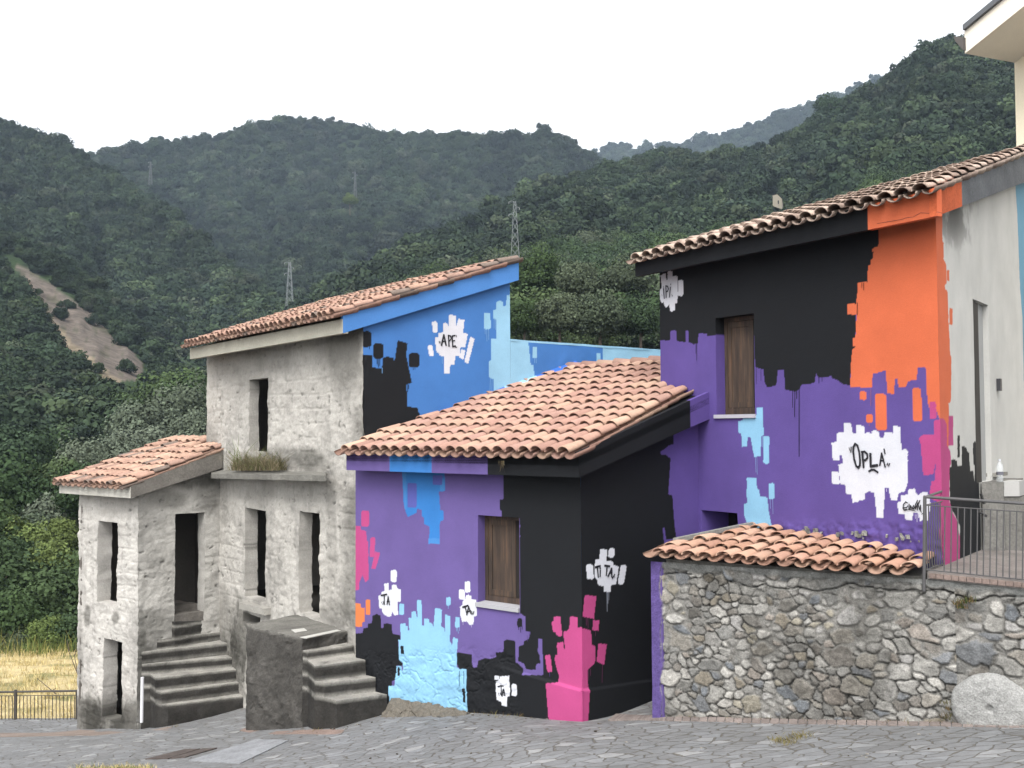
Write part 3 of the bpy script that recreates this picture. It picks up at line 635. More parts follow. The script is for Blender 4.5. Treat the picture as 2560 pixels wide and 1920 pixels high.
# side wall towards the right: painted edge, bare render beyond
BLUE_D = lin('#74a9c4')
bs_layers = [
 (ORG * .97, [[(2300,300),(2339,540),(2355,538),(2356,603),(2359,607),(2359,648),(2366,662),(2367,709),(2362,713),(2363,724),(2369,728),(2371,800),(2376,888),(2379,892),(2377,1005),(2371,1008),(2374,1066),(2371,1125),(2362,1130),(2300,1400)], dab(2367,675,2373.5,703), dab(2373,770,2381,812)]),
 (PNK * .97, [[(2300,1045),(2352,1045),(2362,1050),(2367,1062),(2368,1115),(2376,1128),(2378,1160),(2374,1168),(2373,1250),(2381,1281),(2392,1300),(2397,1330),(2401,1345),(2401,1399),(2395,1440),(2300,1440)], dab(2371,1038,2383,1115)]),
 (BLK, [ZC([(55,290),(75,280),(75,210),(95,195),(135,218),(140,265),(185,262),(185,72),(205,62),(238,88),(240,120),(262,130),(272,320),(305,325),(318,430),(320,270),(305,250),(300,30),(322,15),(345,30),(357,280),(366,300),(364,520),(378,800),(385,1165),(390,1300),(165,1300),(165,900),(140,830),(88,740),(60,640)]), ZC(dab(140,-45,165,188))]),
 (BLUE_D, [ZB([(1190,100),(1215,500),(1230,900),(1245,1300),(1275,1659),(1290,2500),(2600,2500),(2600,0),(1240,0)])]),
]
ztb = zline(BS, (2371, 522), (2560, 452))
dop = opening(BS, 2437, 2475, 757, 1206, .07)
def bs_stain(P):
    c = painter(lin('#d9d8d3'), bs_layers, .5)(P)
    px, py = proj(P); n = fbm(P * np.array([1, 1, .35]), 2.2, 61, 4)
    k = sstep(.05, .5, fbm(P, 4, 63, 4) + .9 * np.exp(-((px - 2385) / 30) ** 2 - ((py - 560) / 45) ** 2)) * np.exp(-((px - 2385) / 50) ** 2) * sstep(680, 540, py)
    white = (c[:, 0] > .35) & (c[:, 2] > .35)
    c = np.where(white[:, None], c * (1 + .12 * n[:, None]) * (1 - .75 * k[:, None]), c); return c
wall('side_wall', BS, lambda u: 1.9, lambda u: ztb(u) + .1, 0, 6.6, [dop], bs_stain, M['paint'], right, res=.016, amp=.005, nscale=2)
dm = MB(); ua, ub, za, zb, dp = dop
dm.hexa(*[BS.pt(u, z, -dp - k) for z in (za, zb) for u, k in ((ua, 0), (ub, 0), (ub, .04), (ua, .04))], col=lin('#b9bab8')); dr = dm.build('door', M['plain'], right)
dm = MB(); wdk = (ub - ua)
dm.hexa(*[BS.pt(u, z, o) for z in (za, zb - .02) for u, o in ((ua + .01, -.02), (ua + .01 + wdk * .42, -.02), (ua + .01 + wdk * .42, -dp + .01), (ua + .01, -dp + .01))], col=lin('#2a2624')); dm.build('door_frame', M['wood'], dr)
mb = MB(); a = BS.h3(2493, 962, 0); mb.hexa(*[BS.pt(BS.uof(a) + du_, a.z + dz_, o) for dz_ in (-.08, .08) for du_, o in ((-.05, .0), (.05, .0), (.05, .05), (-.05, .05))], col=(.03, .03, .035)); mb.build('door_bell_box', M['metal'], right)
# roof of the right house
OR = .35
RFc = isect(RF, OR, BS, .12); ucr = RF.uof(RFc)
zb0 = RF.z(2368, 535, OR); zt0 = RF.z(2366, 466, OR)
uel = RF.u(1588, 675, OR); zbl = RF.z(1588, 691, OR); ztl = zbl + (zt0 - zb0) * .8
mb = MB(); uo = RF.u(2169, 540, OR); kk = (uo - uel) / (ucr - uel)
board(mb, RF, uel, uo, zbl, ztl, zbl + (zb0 - zbl) * kk, ztl + (zt0 - ztl) * kk, OR, .08, BLK)
board(mb, RF, uo, ucr, zbl + (zb0 - zbl) * kk, ztl + (zt0 - ztl) * kk, zb0, zt0, OR, .08, ORG)
mb.build('fascia', M['paint'], right)
BSe = Plane(RFc, BS.d); mb = MB()
kA = BSe.u(2405, 500); kz0 = BSe.z(2560, 455); kz1 = BSe.z(2560, 384); uE = BSe.u(2560, 420); kb = 1.9
board(mb, BSe, 0, kA, zb0, zt0, zb0 + (kz0 - zb0) * kA / uE, zt0 + (kz1 - zt0) * kA / uE, 0, .08, ORG * .97)
board(mb, BSe, kA, uE * kb, zb0 + (kz0 - zb0) * kA / uE, zt0 + (kz1 - zt0) * kA / uE, zb0 + (kz0 - zb0) * kb, zt0 + (kz1 - zt0) * kb, 0, .08, lin('#7d8084'))
mb.build('fascia', M['conc'], right)
upr = Vector((-RF.n.x, -RF.n.y)); dvR = Vector((BS.d.x, BS.d.y, (kz1 - zt0) / uE)).normalized()
duR = Vector((RF.d.x, RF.d.y, 0)); EL2 = RF.pt(uel, ztl, OR); ER2 = v3(RFc, zt0); LR = 7.0
dtilt = Vector((ER2 - EL2)).normalized()
spR = (ER2 - EL2).length; ncR = 22; sR = spR / (ncR + .2)
offz = Vector((0, 0, -.1)); aL = 1.0
while aL < 6.0:
    q_ = EL2 + dvR * aL + Vector((0, 0, .08)); px_, py_ = proj([q_]); yl = np.interp(px_[0], [1575, 1650, 1900, 2100], [640, 620, 560, 505])
    if py_[0] < yl: break
    aL += .05
print('RIGHT ROOF RUN', aL)
kR = in_poly_xy([EL2 - dtilt * .3 - dvR * .4, ER2 + dtilt * .3 - dvR * .4, ER2 + dtilt * .3 + dvR * LR, EL2 - dtilt * .3 + dvR * aL])
deck('roof_deck', [EL2 + offz + dvR * .1, ER2 + offz + dvR * .1 - dtilt * .1, ER2 + offz + dvR * LR - dtilt * .1, EL2 + offz + dvR * aL], .12, M['paint'], right, BLK)
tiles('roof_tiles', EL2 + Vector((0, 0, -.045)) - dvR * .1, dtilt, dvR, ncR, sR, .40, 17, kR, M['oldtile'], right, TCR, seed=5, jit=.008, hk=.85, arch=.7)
# hidden walls of the right house
mb = MB(); p0 = RF.pt(uRL, .5, 0); bk = Vector((BS.d.x, BS.d.y, 0)); p1 = p0 + bk * (aL - .5); q1 = BS.pt(6.4, .5, 0)
zl = ztr(uRL)
def lw(a, b, za, zb, th, col):
    t = (b - a); t.z = 0; t.normalize(); nn = Vector((-t.y, t.x, 0)) * th
    mb.hexa(a, b, b + nn, a + nn, Vector((a.x, a.y, za)), Vector((b.x, b.y, zb)), Vector((b.x, b.y, zb)) + nn, Vector((a.x, a.y, za)) + nn, col=col)
lw(p1 , p0 + bk * .01, zl + dvR.z * (aL - .7), zl - .05, .15, PUR2); lw(q1, p1, zl + 1.2, zl + dvR.z * (aL - .7), .15, GRY)
mb.build('back_wall', M['paint'], right)

# ================================================================== GREY RUIN with blue mural side
ruin = empty('ruined_house', (Gc.x, Gc.y, -.8), 'tall grey unplastered ruin with empty openings, outside stairs and a blue mural on its side', 'house')
def ruin_disp(P):
    a = fbm(P * np.array([1, 1, 2.6]), 3.4, 301, 5, .6) * .028; pit = sstep(.42, .62, fbm(P * np.array([1, 1, 1.6]), 9, 311, 3)) * .03
    crs = np.abs(((P[:, 2] + .05 * fbm(P, 1.2, 317, 3)) / .24) % 1 - .5) * 2; low = sstep(.1, -.3, fbm(P, .9, 319, 3)); return a * .8 - pit * .8 - sstep(.86, 1.0, crs) * .012 * low
def ruin_paint(stains, base=lin('#d3cfc7'), mould=None, seed=0):
    def f(P):
        px, py = proj(P)
        n = fbm(P, 1.1, 101 + seed, 5, .6); n2 = fbm(P * np.array([1, 1, .3]), 5, 111 + seed, 4, .6); n3 = fbm(P, 14, 121 + seed, 3)
        v = 1 - .22 * sstep(.0, .45, n) - .16 * sstep(.05, .5, n2) - .12 * sstep(.1, .5, n3)
        col = base[None, :] * v[:, None]
        pit = sstep(.44, .62, fbm(P * np.array([1, 1, 1.6]), 9, 311, 3)); col = col * (1 - .45 * pit[:, None])
        for x, y, rx, ry, k in stains:
            d = np.sqrt(((px - x) / rx) ** 2 + ((py - y) / ry) ** 2) + .55 * n + .35 * n2 + .2 * n3
            a = (sstep(1.15, .45, d) * k)[:, None]; col = col * (1 - a) + col * np.array([.27, .27, .26]) * a
        return col
    return f
gst = [(800, 790, 190, 60, .55), (860, 870, 60, 130, .6), (610, 925, 70, 70, .35), (690, 905, 60, 40, .3), (720, 1150, 110, 32, .6), (790, 1160, 60, 40, .5), (640, 1250, 30, 40, .3), (880, 1300, 30, 120, .6), (885, 1480, 45, 140, .55),
       (840, 1540, 60, 60, .5), (560, 1560, 45, 90, .55), (575, 1680, 50, 120, .9), (600, 1600, 30, 120, .8), (640, 1500, 20, 30, .4), (900, 1080, 25, 90, .5), (755, 1230, 200, 30, .25), (520, 1100, 30, 60, .5), (830, 1350, 14, 180, .35)]
uGL = GF.u(517, 1000)
g1 = opening(GF, 623, 670, 947, 1130, .19); g2 = opening(GF, 612, 664, 1273, 1500, .26); g3 = opening(GF, 748, 799, 1281, 1540, .24); g4 = opening(GF, 607, 650, 1536, 1562, .45)
ztg = zline(GF, (521, 890), (905, 822))
def gjamb(P, c): return c
wall('front_wall', GF, lambda u: -2.6, lambda u: ztg(u) + .25, uGL, .0, [g1, g2, g3, g4], ruin_paint(gst), M['ruin'], ruin, res=.02, amp=.014, nscale=7, coarse=.024, jamb=gjamb,
     disp=ruin_disp)
bw_layers = [
 (BLK, [Z5(dab(120,630,190,740)), Z5(dab(202,713,272,820)), Z5(dab(448,780,522,882)), Z5([(100,792),(195,793),(198,880),(262,890),(270,815),(300,806),(340,815),(350,838),(372,692),(440,714),(430,800),(470,985),(432,1000),(440,1150),(510,1162),(512,1190),(522,1195),(535,1300),(540,1500),(100,1500)])]),
 (LBL, [Z5([(1160,375),(1128,382),(1118,455),(1102,455),(1100,430),(1080,418),(1055,428),(1052,480),(1032,486),(1035,545),(1055,550),(1055,680),(1015,685),(1020,830),(1003,836),(1005,948),(1018,958),(1035,962),(1035,1060),(1065,1130),(1330,1130),(1310,866),(1290,860),(1275,720),(1275,600),(1160,600)]), Z5(dab(966,503,1012,617,4)), Z5(dab(1302,738,1334,817)), Z5(dab(1744,782,1772,870)), Z5([(1788,700),(2400,700),(2400,1100),(1600,1100),(1700,870),(1790,870)])]),
 (WHT, [Z5([(650,645),(685,637),(683,577),(700,572),(718,580),(723,600),(727,515),(775,524),(775,600),(790,545),(833,552),(822,640),(855,650),(838,740),(805,743),(800,803),(768,800),(765,860),(735,865),(728,922),(690,920),(692,803),(662,800),(655,782),(640,780),(628,675),(650,670)]), Z5(dab(608,563,643,638,5)), Z5(dab(578,727,610,803,12)), Z5([(873,668),(903,685),(858,857),(832,842)]), Z5([(812,753),(839,765),(825,827),(796,812)])]),
]
ztB = zline(BW, (897, 825), (1297, 700)); zlow = BW.z(1272, 853); zlow2 = BW.z(1652, 879)
uB1 = BW.u(1275, 780); uB2 = BW.u(1665, 900)
wall('side_wall', BW, lambda u: -2.0, lambda u: ztB(u) + .2, 0, uB1, [], painter(BLU, bw_layers), M['paint'], ruin, res=.0145, amp=.005, nscale=2, disp=lambda P: .03 * sstep(.1, .0, (P[:, 0] - Gc.x)) * fbm(P, 5, 3, 3))
AP = [([(674,728),(690,655),(706,728)],8),([(682,702),(704,700)],6),([(726,735),(722,658)],7),([(720,660),(735,662),(742,682),(725,702)],6),([(768,660),(748,664),(752,738),(770,732)],7),([(750,698),(766,695)],6),([(657,700),(660,714)],3),([(664,700),(665,713)],3),([(776,657),(778,672)],3),([(768,742),(774,738)],3),([(776,745),(781,738)],3)]
strokes('lettering', BW, [(Z5(p), w * .56) for p, w in AP], M['ink'], ruin, proud=.01)
drips('paint_drip', BW, [(Z5(p), 1.5) for p in [[(228,820),(229,855)],[(236,820),(237,880)],[(247,820),(247,868)],[(175,738),(176,752)],[(478,882),(479,897)],[(490,882),(491,895)],[(441,1000),(440,1050)],[(447,1000),(446,1030)]]], drW, ruin, proud=.009, col=BLK)
drips('paint_drip', BW, [(Z5(p), 1.6) for p in [[(975,617),(976,650)],[(987,617),(988,700)],[(1000,617),(1001,690)],[(1038,545),(1037,610)],[(1047,545),(1047,620)],[(264,885),(264,920)],[(1012,955),(1009,1040)],[(1024,960),(1021,1075)],[(1318,817),(1318,850)],[(1328,817),(1329,850)],[(678,805),(680,855)]]], drW, ruin, proud=.009, col=lin('#7fb0e2'))
# roof
OG = .38; GE = isect(GF, OG, BW, .1); uge = GF.uof(GE)
zg0 = GF.z(900, 826, OG); zg1 = GF.z(895, 790, OG); ugl = GF.u(475, 885, OG); zgl0 = GF.z(475, 898, OG); zgl1 = zgl0 + (zg1 - zg0)
mb = MB(); board(mb, GF, ugl, uge, zgl0, zgl1, zg0, zg1, OG, .09, lin('#c9c5b6')); f_ = mb.build('fascia', M['ruin'], ruin)
BWe = Plane(GE, BW.d); uend, zq0 = BWe.hit(1297, 700); _, zq1 = BWe.hit(1297, 650); zg1b = BWe.z(893, 786)
mb = MB(); board(mb, BWe, 0, uend, zg0, zg1b, zq0, zq1, 0, .09, lin('#5590d8')); mb.build('fascia', M['paint'], ruin)
dvG = Vector((BW.d.x, BW.d.y, (zq1 - zg1b) / uend)).normalized()
EL3 = GF.pt(ugl, zgl1 + (zg1b - zg1), OG); ER3 = v3(GE, zg1b); dG = (ER3 - EL3).normalized(); LG = uend / math.hypot(dvG.x, dvG.y)
deck('roof_deck', [EL3 + offz + dvG * .12 + dG * .05, ER3 + offz - dG * .12 + dvG * .12, ER3 + offz - dG * .12 + dvG * LG, EL3 + offz + dvG * LG], .1, M['conc'], ruin, lin('#8a8880'))
ncG = 33; sG = (ER3 - EL3).length / (ncG + .1)
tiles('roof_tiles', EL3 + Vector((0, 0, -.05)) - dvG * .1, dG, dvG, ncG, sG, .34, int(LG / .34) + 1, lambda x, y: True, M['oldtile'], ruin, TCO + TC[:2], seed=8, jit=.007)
# balcony slab with weeds, sill, lintels
def slab(name, pts, th, mat, parent, col, cell=.06, amp=.012):
    mb = MB(); mb.prism(pts, (0, 0, -th), col); o = mb.build(name, mat, parent); roughen(o, cell, amp); return o
bL, bR = GF.h3(528, 1184, .34), GF.h3(815, 1189, .34)
slab('balcony', [bL, bR, GF.h3(812, 1178, -.05), GF.h3(530, 1172, -.05)], .09, M['conc'], ruin, lin('#8d8b84'), .06, .02)
sA, sB = GF.h3(598, 1506, .12), GF.h3(660, 1522, .12)
slab('window_sill', [sA, sB, GF.pt(GF.uof(sB) + .05, sB.z + .03, -.3), GF.pt(GF.uof(sA), sA.z + .03, -.3)], .12, M['ruin'], ruin, lin('#b3b0a8'), .05, .015)
# hidden walls of the ruin
mb = MB(); pL = GF.pt(uGL, -2.6, -.02); bkG = Vector((BW.d.x, BW.d.y, 0)); pLb = pL + bkG * 3.3; pRb = BW.pt(uB1, -2.6, -.02)
zL = ztg(uGL) + .1
lw(pLb, pL, zL + dvG.z * 3.2, zL, .12, lin('#b9b6ae')); lw(pRb, pLb, ztB(uB1) + .1, zL + dvG.z * 3.2, .12, lin('#b9b6ae'))
fl0 = GF.z(700, 1545); fl1 = GF.z(650, 1135)
for zz in (fl0 - .1, fl1 - .1):
    a = GF.pt(uGL + .15, zz, -.45); b = GF.pt(-.15, zz, -.45); mb.prism([a, b, b + bkG * 2.6, a + bkG * 2.6], (0, 0, .08), lin('#6d6a64'))
mb.build('back_wall', M['ruin'], ruin)

# ---- low blue wall that carries on from the ruin to the right house
lwall = empty('garden_wall', tuple(BW.pt(uB1, 0)), 'low sky-blue painted wall running behind the purple house roof', 'wall')
zlf = lambda u: zlow + (zlow2 - zlow) * (u - uB1) / (uB2 - uB1)
wall('wall_face', BW, lambda u: -1.5, lambda u: zlf(u) , uB1 + .002, uB2 + .3, [], painter(BLU, bw_layers), M['paint'], lwall, res=.017, amp=.012, nscale=3)
mb = MB(); a, b = BW.pt(uB1 + .002, zlow - .0, .006), BW.pt(uB2 + .3, zlf(uB2 + .3), .006); t3 = Vector((BW.n.x, BW.n.y, 0)) * -.25
mb.hexa(a - Vector((0, 0, .0)), b, b + t3, a + t3, a + Vector((0, 0, .035)), b + Vector((0, 0, .035)), b + t3 + Vector((0, 0, .035)), a + t3 + Vector((0, 0, .035)), col=LBL)
cp = mb.build('coping', M['paint'], lwall); roughen(cp, .1, .015, 4)

# ================================================================== ANNEX
uAl = AF.u(195, 1500); OA = .26
annex = empty('annex', (K.x, K.y, -1.9), 'small grey rendered annex with a lean-to tile roof at the left end of the ruin', 'outbuilding')
ast = [(215, 1790, 60, 70, .9), (330, 1800, 60, 80, .9), (260, 1800, 70, 60, .9), (200, 1640, 10, 120, .5), (218, 1540, 10, 30, .8), (290, 1545, 10, 20, .8), (300, 1260, 60, 30, .3), (345, 1600, 30, 20, .5), (280, 1330, 100, 20, .2)]
a1 = opening(AF, 244, 293, 1304, 1510, .29); a2 = opening(AF, 257, 305, 1600, 1800, .3)
wall('front_wall', AF, lambda u: -2.9, lambda u: AF.z(332, 1246) + .1, uAl, 0, [a1, a2], ruin_paint(ast, lin('#dad6cf'), seed=3), M['ruin'], annex, res=.02, amp=.014, nscale=7, coarse=.032, disp=ruin_disp)
d1 = opening(AS, 437, 511, 1283, 1556, .3)
ztA = zline(AS, (345, 1243), (545, 1176)); uAe = AS.uof(GF.h3(556, 1300))
wall('side_wall', AS, lambda u: -2.9, lambda u: ztA(u) + .12, 0, uAe + .1, [d1], ruin_paint([(420, 1250, 60, 30, .5), (480, 1200, 90, 25, .7), (400, 1400, 70, 40, .2), (380, 1560, 70, 40, .6), (520, 1230, 40, 60, .6), (360, 1700, 40, 150, .9), (345, 1600, 30, 20, .7)], lin('#c9c6bf'), seed=4), M['ruin'], annex, res=.02, amp=.014, nscale=5, coarse=.032, disp=ruin_disp)  # side plaster gets a darker base than the front, shade put into colour
AE = isect(AF, OA, AS, .2); uae = AF.uof(AE); za0 = AF.z(332, 1246, OA); za1 = AF.z(332, 1217, OA); ual = AF.u(148, 1218, OA)
mb = MB(); board(mb, AF, ual, uae, za0, za1, za0, za1, OA, .08, lin('#dad7cd')); mb.build('fascia', M['ruin'], annex)
ASe = Plane(AE, AS.d); uq = ASe.uof(GF.h3(557, 1150, .02)); zq0a = ASe.z(557, 1170); zq1a = ASe.z(555, 1126)
mb = MB(); board(mb, ASe, 0, uq, za0, za1 + .02, zq0a, zq1a, 0, .1, lin('#8f8a83')); mb.build('fascia', M['conc'], annex)
dvA = Vector((AS.d.x, AS.d.y, (zq1a - za1) / uq)).normalized(); EL4 = AF.pt(ual, za1, OA); ER4 = v3(AE, za1); dA = (ER4 - EL4).normalized(); LA = uq / math.hypot(dvA.x, dvA.y)
deck('roof_deck', [EL4 + offz + dvA * .12 + dA * .05, ER4 + offz - dA * .12 + dvA * .12, ER4 + offz - dA * .12 + dvA * LA, EL4 + offz + dvA * LA], .1, M['conc'], annex, lin('#8a8880'))
ncA = 13; sA_ = (ER4 - EL4).length / (ncA + .4)
gN = Vector((GF.n.x, GF.n.y, 0)); gP = v3(GF.P, 0)
tiles('roof_tiles', EL4 + Vector((0, 0, -.04)) - dvA * .08, dA, dvA, ncA, sA_, .33, int(LA / .33) + 3, lambda x, y: (Vector((x, y, 0)) - gP).dot(gN) > -.1 or GF.uof((x, y)) < uGL - .05, M['oldtile'], annex, TCO, seed=12, jit=.009, skip=.05)
mb = MB(); pa = AF.pt(uAl, -2.9, -.02); bkA = Vector((AS.d.x, AS.d.y, 0)); pb = pa + bkA * 2.6; ztt = za0 + .05
lw(pb, pa, ztt + dvA.z * 2.5, ztt, .12, lin('#76716b'))
pg = GF.pt(uGL + .02, -2.9, -.05); lw(pg, pb, ztt + dvA.z * 2.0, ztt + dvA.z * 2.5, .12, lin('#5c5853'))  # annex back walls coloured darker, painting in the gloom behind the doorway
zfl = on_z(473, 1500, GF.z(530, 1520)).z; a = AS.pt(.1, zfl, -.31); b = AS.pt(uAe, zfl, -.31)
mb.prism([a, b, b + Vector((-AS.n.x, -AS.n.y, 0)) * 1.6, a + Vector((-AS.n.x, -AS.n.y, 0)) * 1.6], (0, 0, -.1), lin('#8d857e'))
mb.build('back_wall', M['ruin'], annex)

# ================================================================== STAIRS
def stairs(name, Lp, Rp, Wr, land, base_z, col, parent, label=None, amp=.018, fixL=None, fixR=None):
    """Lp, Rp: picture points of the step edges from the lowest up; right ends lie on wall plane Wr"""
    Rr = [Wr(*p) if callable(Wr) else Wr.h3(*p, .0) for p in Rp]; Lr = [on_z(x, y, r.z) for (x, y), r in zip(Lp, Rr)]
    if fixL:
        for k, P_ in fixL.items(): Lr[k] = P_
        for k, P_ in fixR.items(): Rr[k] = P_
    mb = MB()
    for k in range(len(Rr)):
        l0, r0_ = Lr[k], Rr[k]
        l1, r1_ = (Lr[k + 1], Rr[k + 1]) if k + 1 < len(Rr) else land
        zt = r0_.z; ztl = l0.z
        mb.hexa(Vector((l0.x, l0.y, base_z)), Vector((r0_.x, r0_.y, base_z)), Vector((r1_.x, r1_.y, base_z)), Vector((l1.x, l1.y, base_z)),
                Vector((l0.x, l0.y, ztl)), Vector((r0_.x, r0_.y, zt)), Vector((r1_.x, r1_.y, zt)), Vector((l1.x, l1.y, ztl)), col=col)
    bm_o = mb.build(name, M['conc'], parent); return bm_o, Lr, Rr
L1 = [(420,1762),(404,1731),(389,1695),(376,1660),(354,1630),(392,1599),(439,1556)]
R1 = [(608,1740),(597,1706),(592,1673),(580,1643),(567,1608),(550,1580),(539,1547)]
tmpR = [GF.h3(*p) for p in R1]; tmpL = [on_z(x, y, r.z) for (x, y), r in zip(L1, tmpR)]
f5, f6 = AS.h3(392, 1599, .10), AS.h3(437, 1556, .13)
asn = Vector((AS.n.x, AS.n.y, 0)); r6o = tmpR[6] + asn * .14
inn = Vector((-AS.n.x, -AS.n.y, 0)) * .7
landA = (f6 + inn, r6o + inn)
st1, sL1, sR1 = stairs('staircase', L1, R1, GF, landA, -2.6, lin('#73716b'), annex, fixL={5: f5, 6: f6}, fixR={6: r6o})
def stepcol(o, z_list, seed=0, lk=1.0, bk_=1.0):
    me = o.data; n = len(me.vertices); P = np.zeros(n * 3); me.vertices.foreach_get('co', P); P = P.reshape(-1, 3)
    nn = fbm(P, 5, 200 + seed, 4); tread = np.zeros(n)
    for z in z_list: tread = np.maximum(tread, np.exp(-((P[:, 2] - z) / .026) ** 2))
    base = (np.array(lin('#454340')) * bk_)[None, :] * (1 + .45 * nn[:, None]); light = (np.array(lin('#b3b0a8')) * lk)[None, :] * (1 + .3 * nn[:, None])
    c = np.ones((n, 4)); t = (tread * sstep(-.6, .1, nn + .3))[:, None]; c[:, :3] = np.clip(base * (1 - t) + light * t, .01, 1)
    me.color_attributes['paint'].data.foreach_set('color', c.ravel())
for o_, zz in ((st1, [r.z for r in sR1]),):
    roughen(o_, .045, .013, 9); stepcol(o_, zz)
L2 = [(842,1751),(812,1707),(787,1665),(769,1628),(756,1595)]
R2 = [(968,1736),(939,1693),(914,1650),(884,1613),(866,1577)]
def wr2(x, y):
    return PF.h3(x, y, .02) if x > 893 else GF.h3(x, y, .02)
tR = [wr2(*p) for p in R2]; zt2 = tR[-1].z
bl = on_z(616, 1566, zt2); bb = on_z(656, 1553, zt2); bg2 = GF.h3(742, 1540, .02)
landB = (on_z(756, 1595, zt2) + Vector((0, 0, 0)), tR[-1])
st2, sL2, sR2 = stairs('staircase', L2[:-1], R2[:-1], wr2, (on_z(756, 1595, zt2) + Vector((.004, 0, 0)), tR[-1]), -2.2, lin('#73716b'), ruin)
mb = MB(); f3 = on_z(756, 1595, zt2)
mb.prism([Vector((p.x, p.y, -2.4)) for p in (bl, f3, tR[-1] , GF.h3(800, 1540, .0), GF.h3(744, 1540, .0), bb)], (0, 0, zt2 + 2.4), lin('#7b7973'))
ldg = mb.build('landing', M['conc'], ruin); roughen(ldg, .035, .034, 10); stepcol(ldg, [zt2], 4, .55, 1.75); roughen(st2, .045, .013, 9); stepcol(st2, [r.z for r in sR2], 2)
mb = MB(); e0 = on_z(762, 1597, zt2 + .004); e1 = on_z(852, 1578, zt2 + .004); bkd = Vector((-.08, .08, 0))
mb.prism([e0 + Vector((.02,0,0)), e1, e1 + bkd, e0 + bkd], (0, 0, .012), lin('#cfcdc6'))
mb.prism([p + Vector((0, 0, .004)) for p in (on_z(738, 1583, zt2), on_z(768, 1578, zt2), on_z(760, 1572, zt2), on_z(728, 1576, zt2))], (0, 0, .008), lin('#cfcdc6'))
mo = mb.build('marble_edge', M['plain'], ruin)
mb = MB(); ua_, ub_ = AS.u(438, 1540), AS.u(511, 1540); za_ = AS.z(474, 1556, 0)
for k, yy in ((0, 1530), (1, 1508)):
    zt_ = AS.z(474, yy, -.15 - k * .3); mb.hexa(*[AS.pt(u, za_ - .1, o) for u, o in ((ua_, -.02 - k * .3), (ub_, -.02 - k * .3), (ub_, -.32 - k * .3), (ua_, -.32 - k * .3))], *[AS.pt(u, zt_, o) for u, o in ((ua_, -.02 - k * .3), (ub_, -.02 - k * .3), (ub_, -.32 - k * .3), (ua_, -.32 - k * .3))], col=lin('#7d7872'))
stp = mb.build('door_step', M['conc'], annex); roughen(stp, .05, .015, 7)
# white pipe beside the left stairs
mb = MB(); pA = on_ground(354, 1806, .03); pA = at_y(354, 1806, 20.35); pB = at_y(356, 1693, 20.35)
mb.bar(pA, pB, .03, 14, col=(.5, .5, .52)); pp = mb.build('pipe', M['plain'], None); tag(pp, 'white plastic downpipe stump standing beside the left stairs', 'pipe')
HAZE = 0.00015
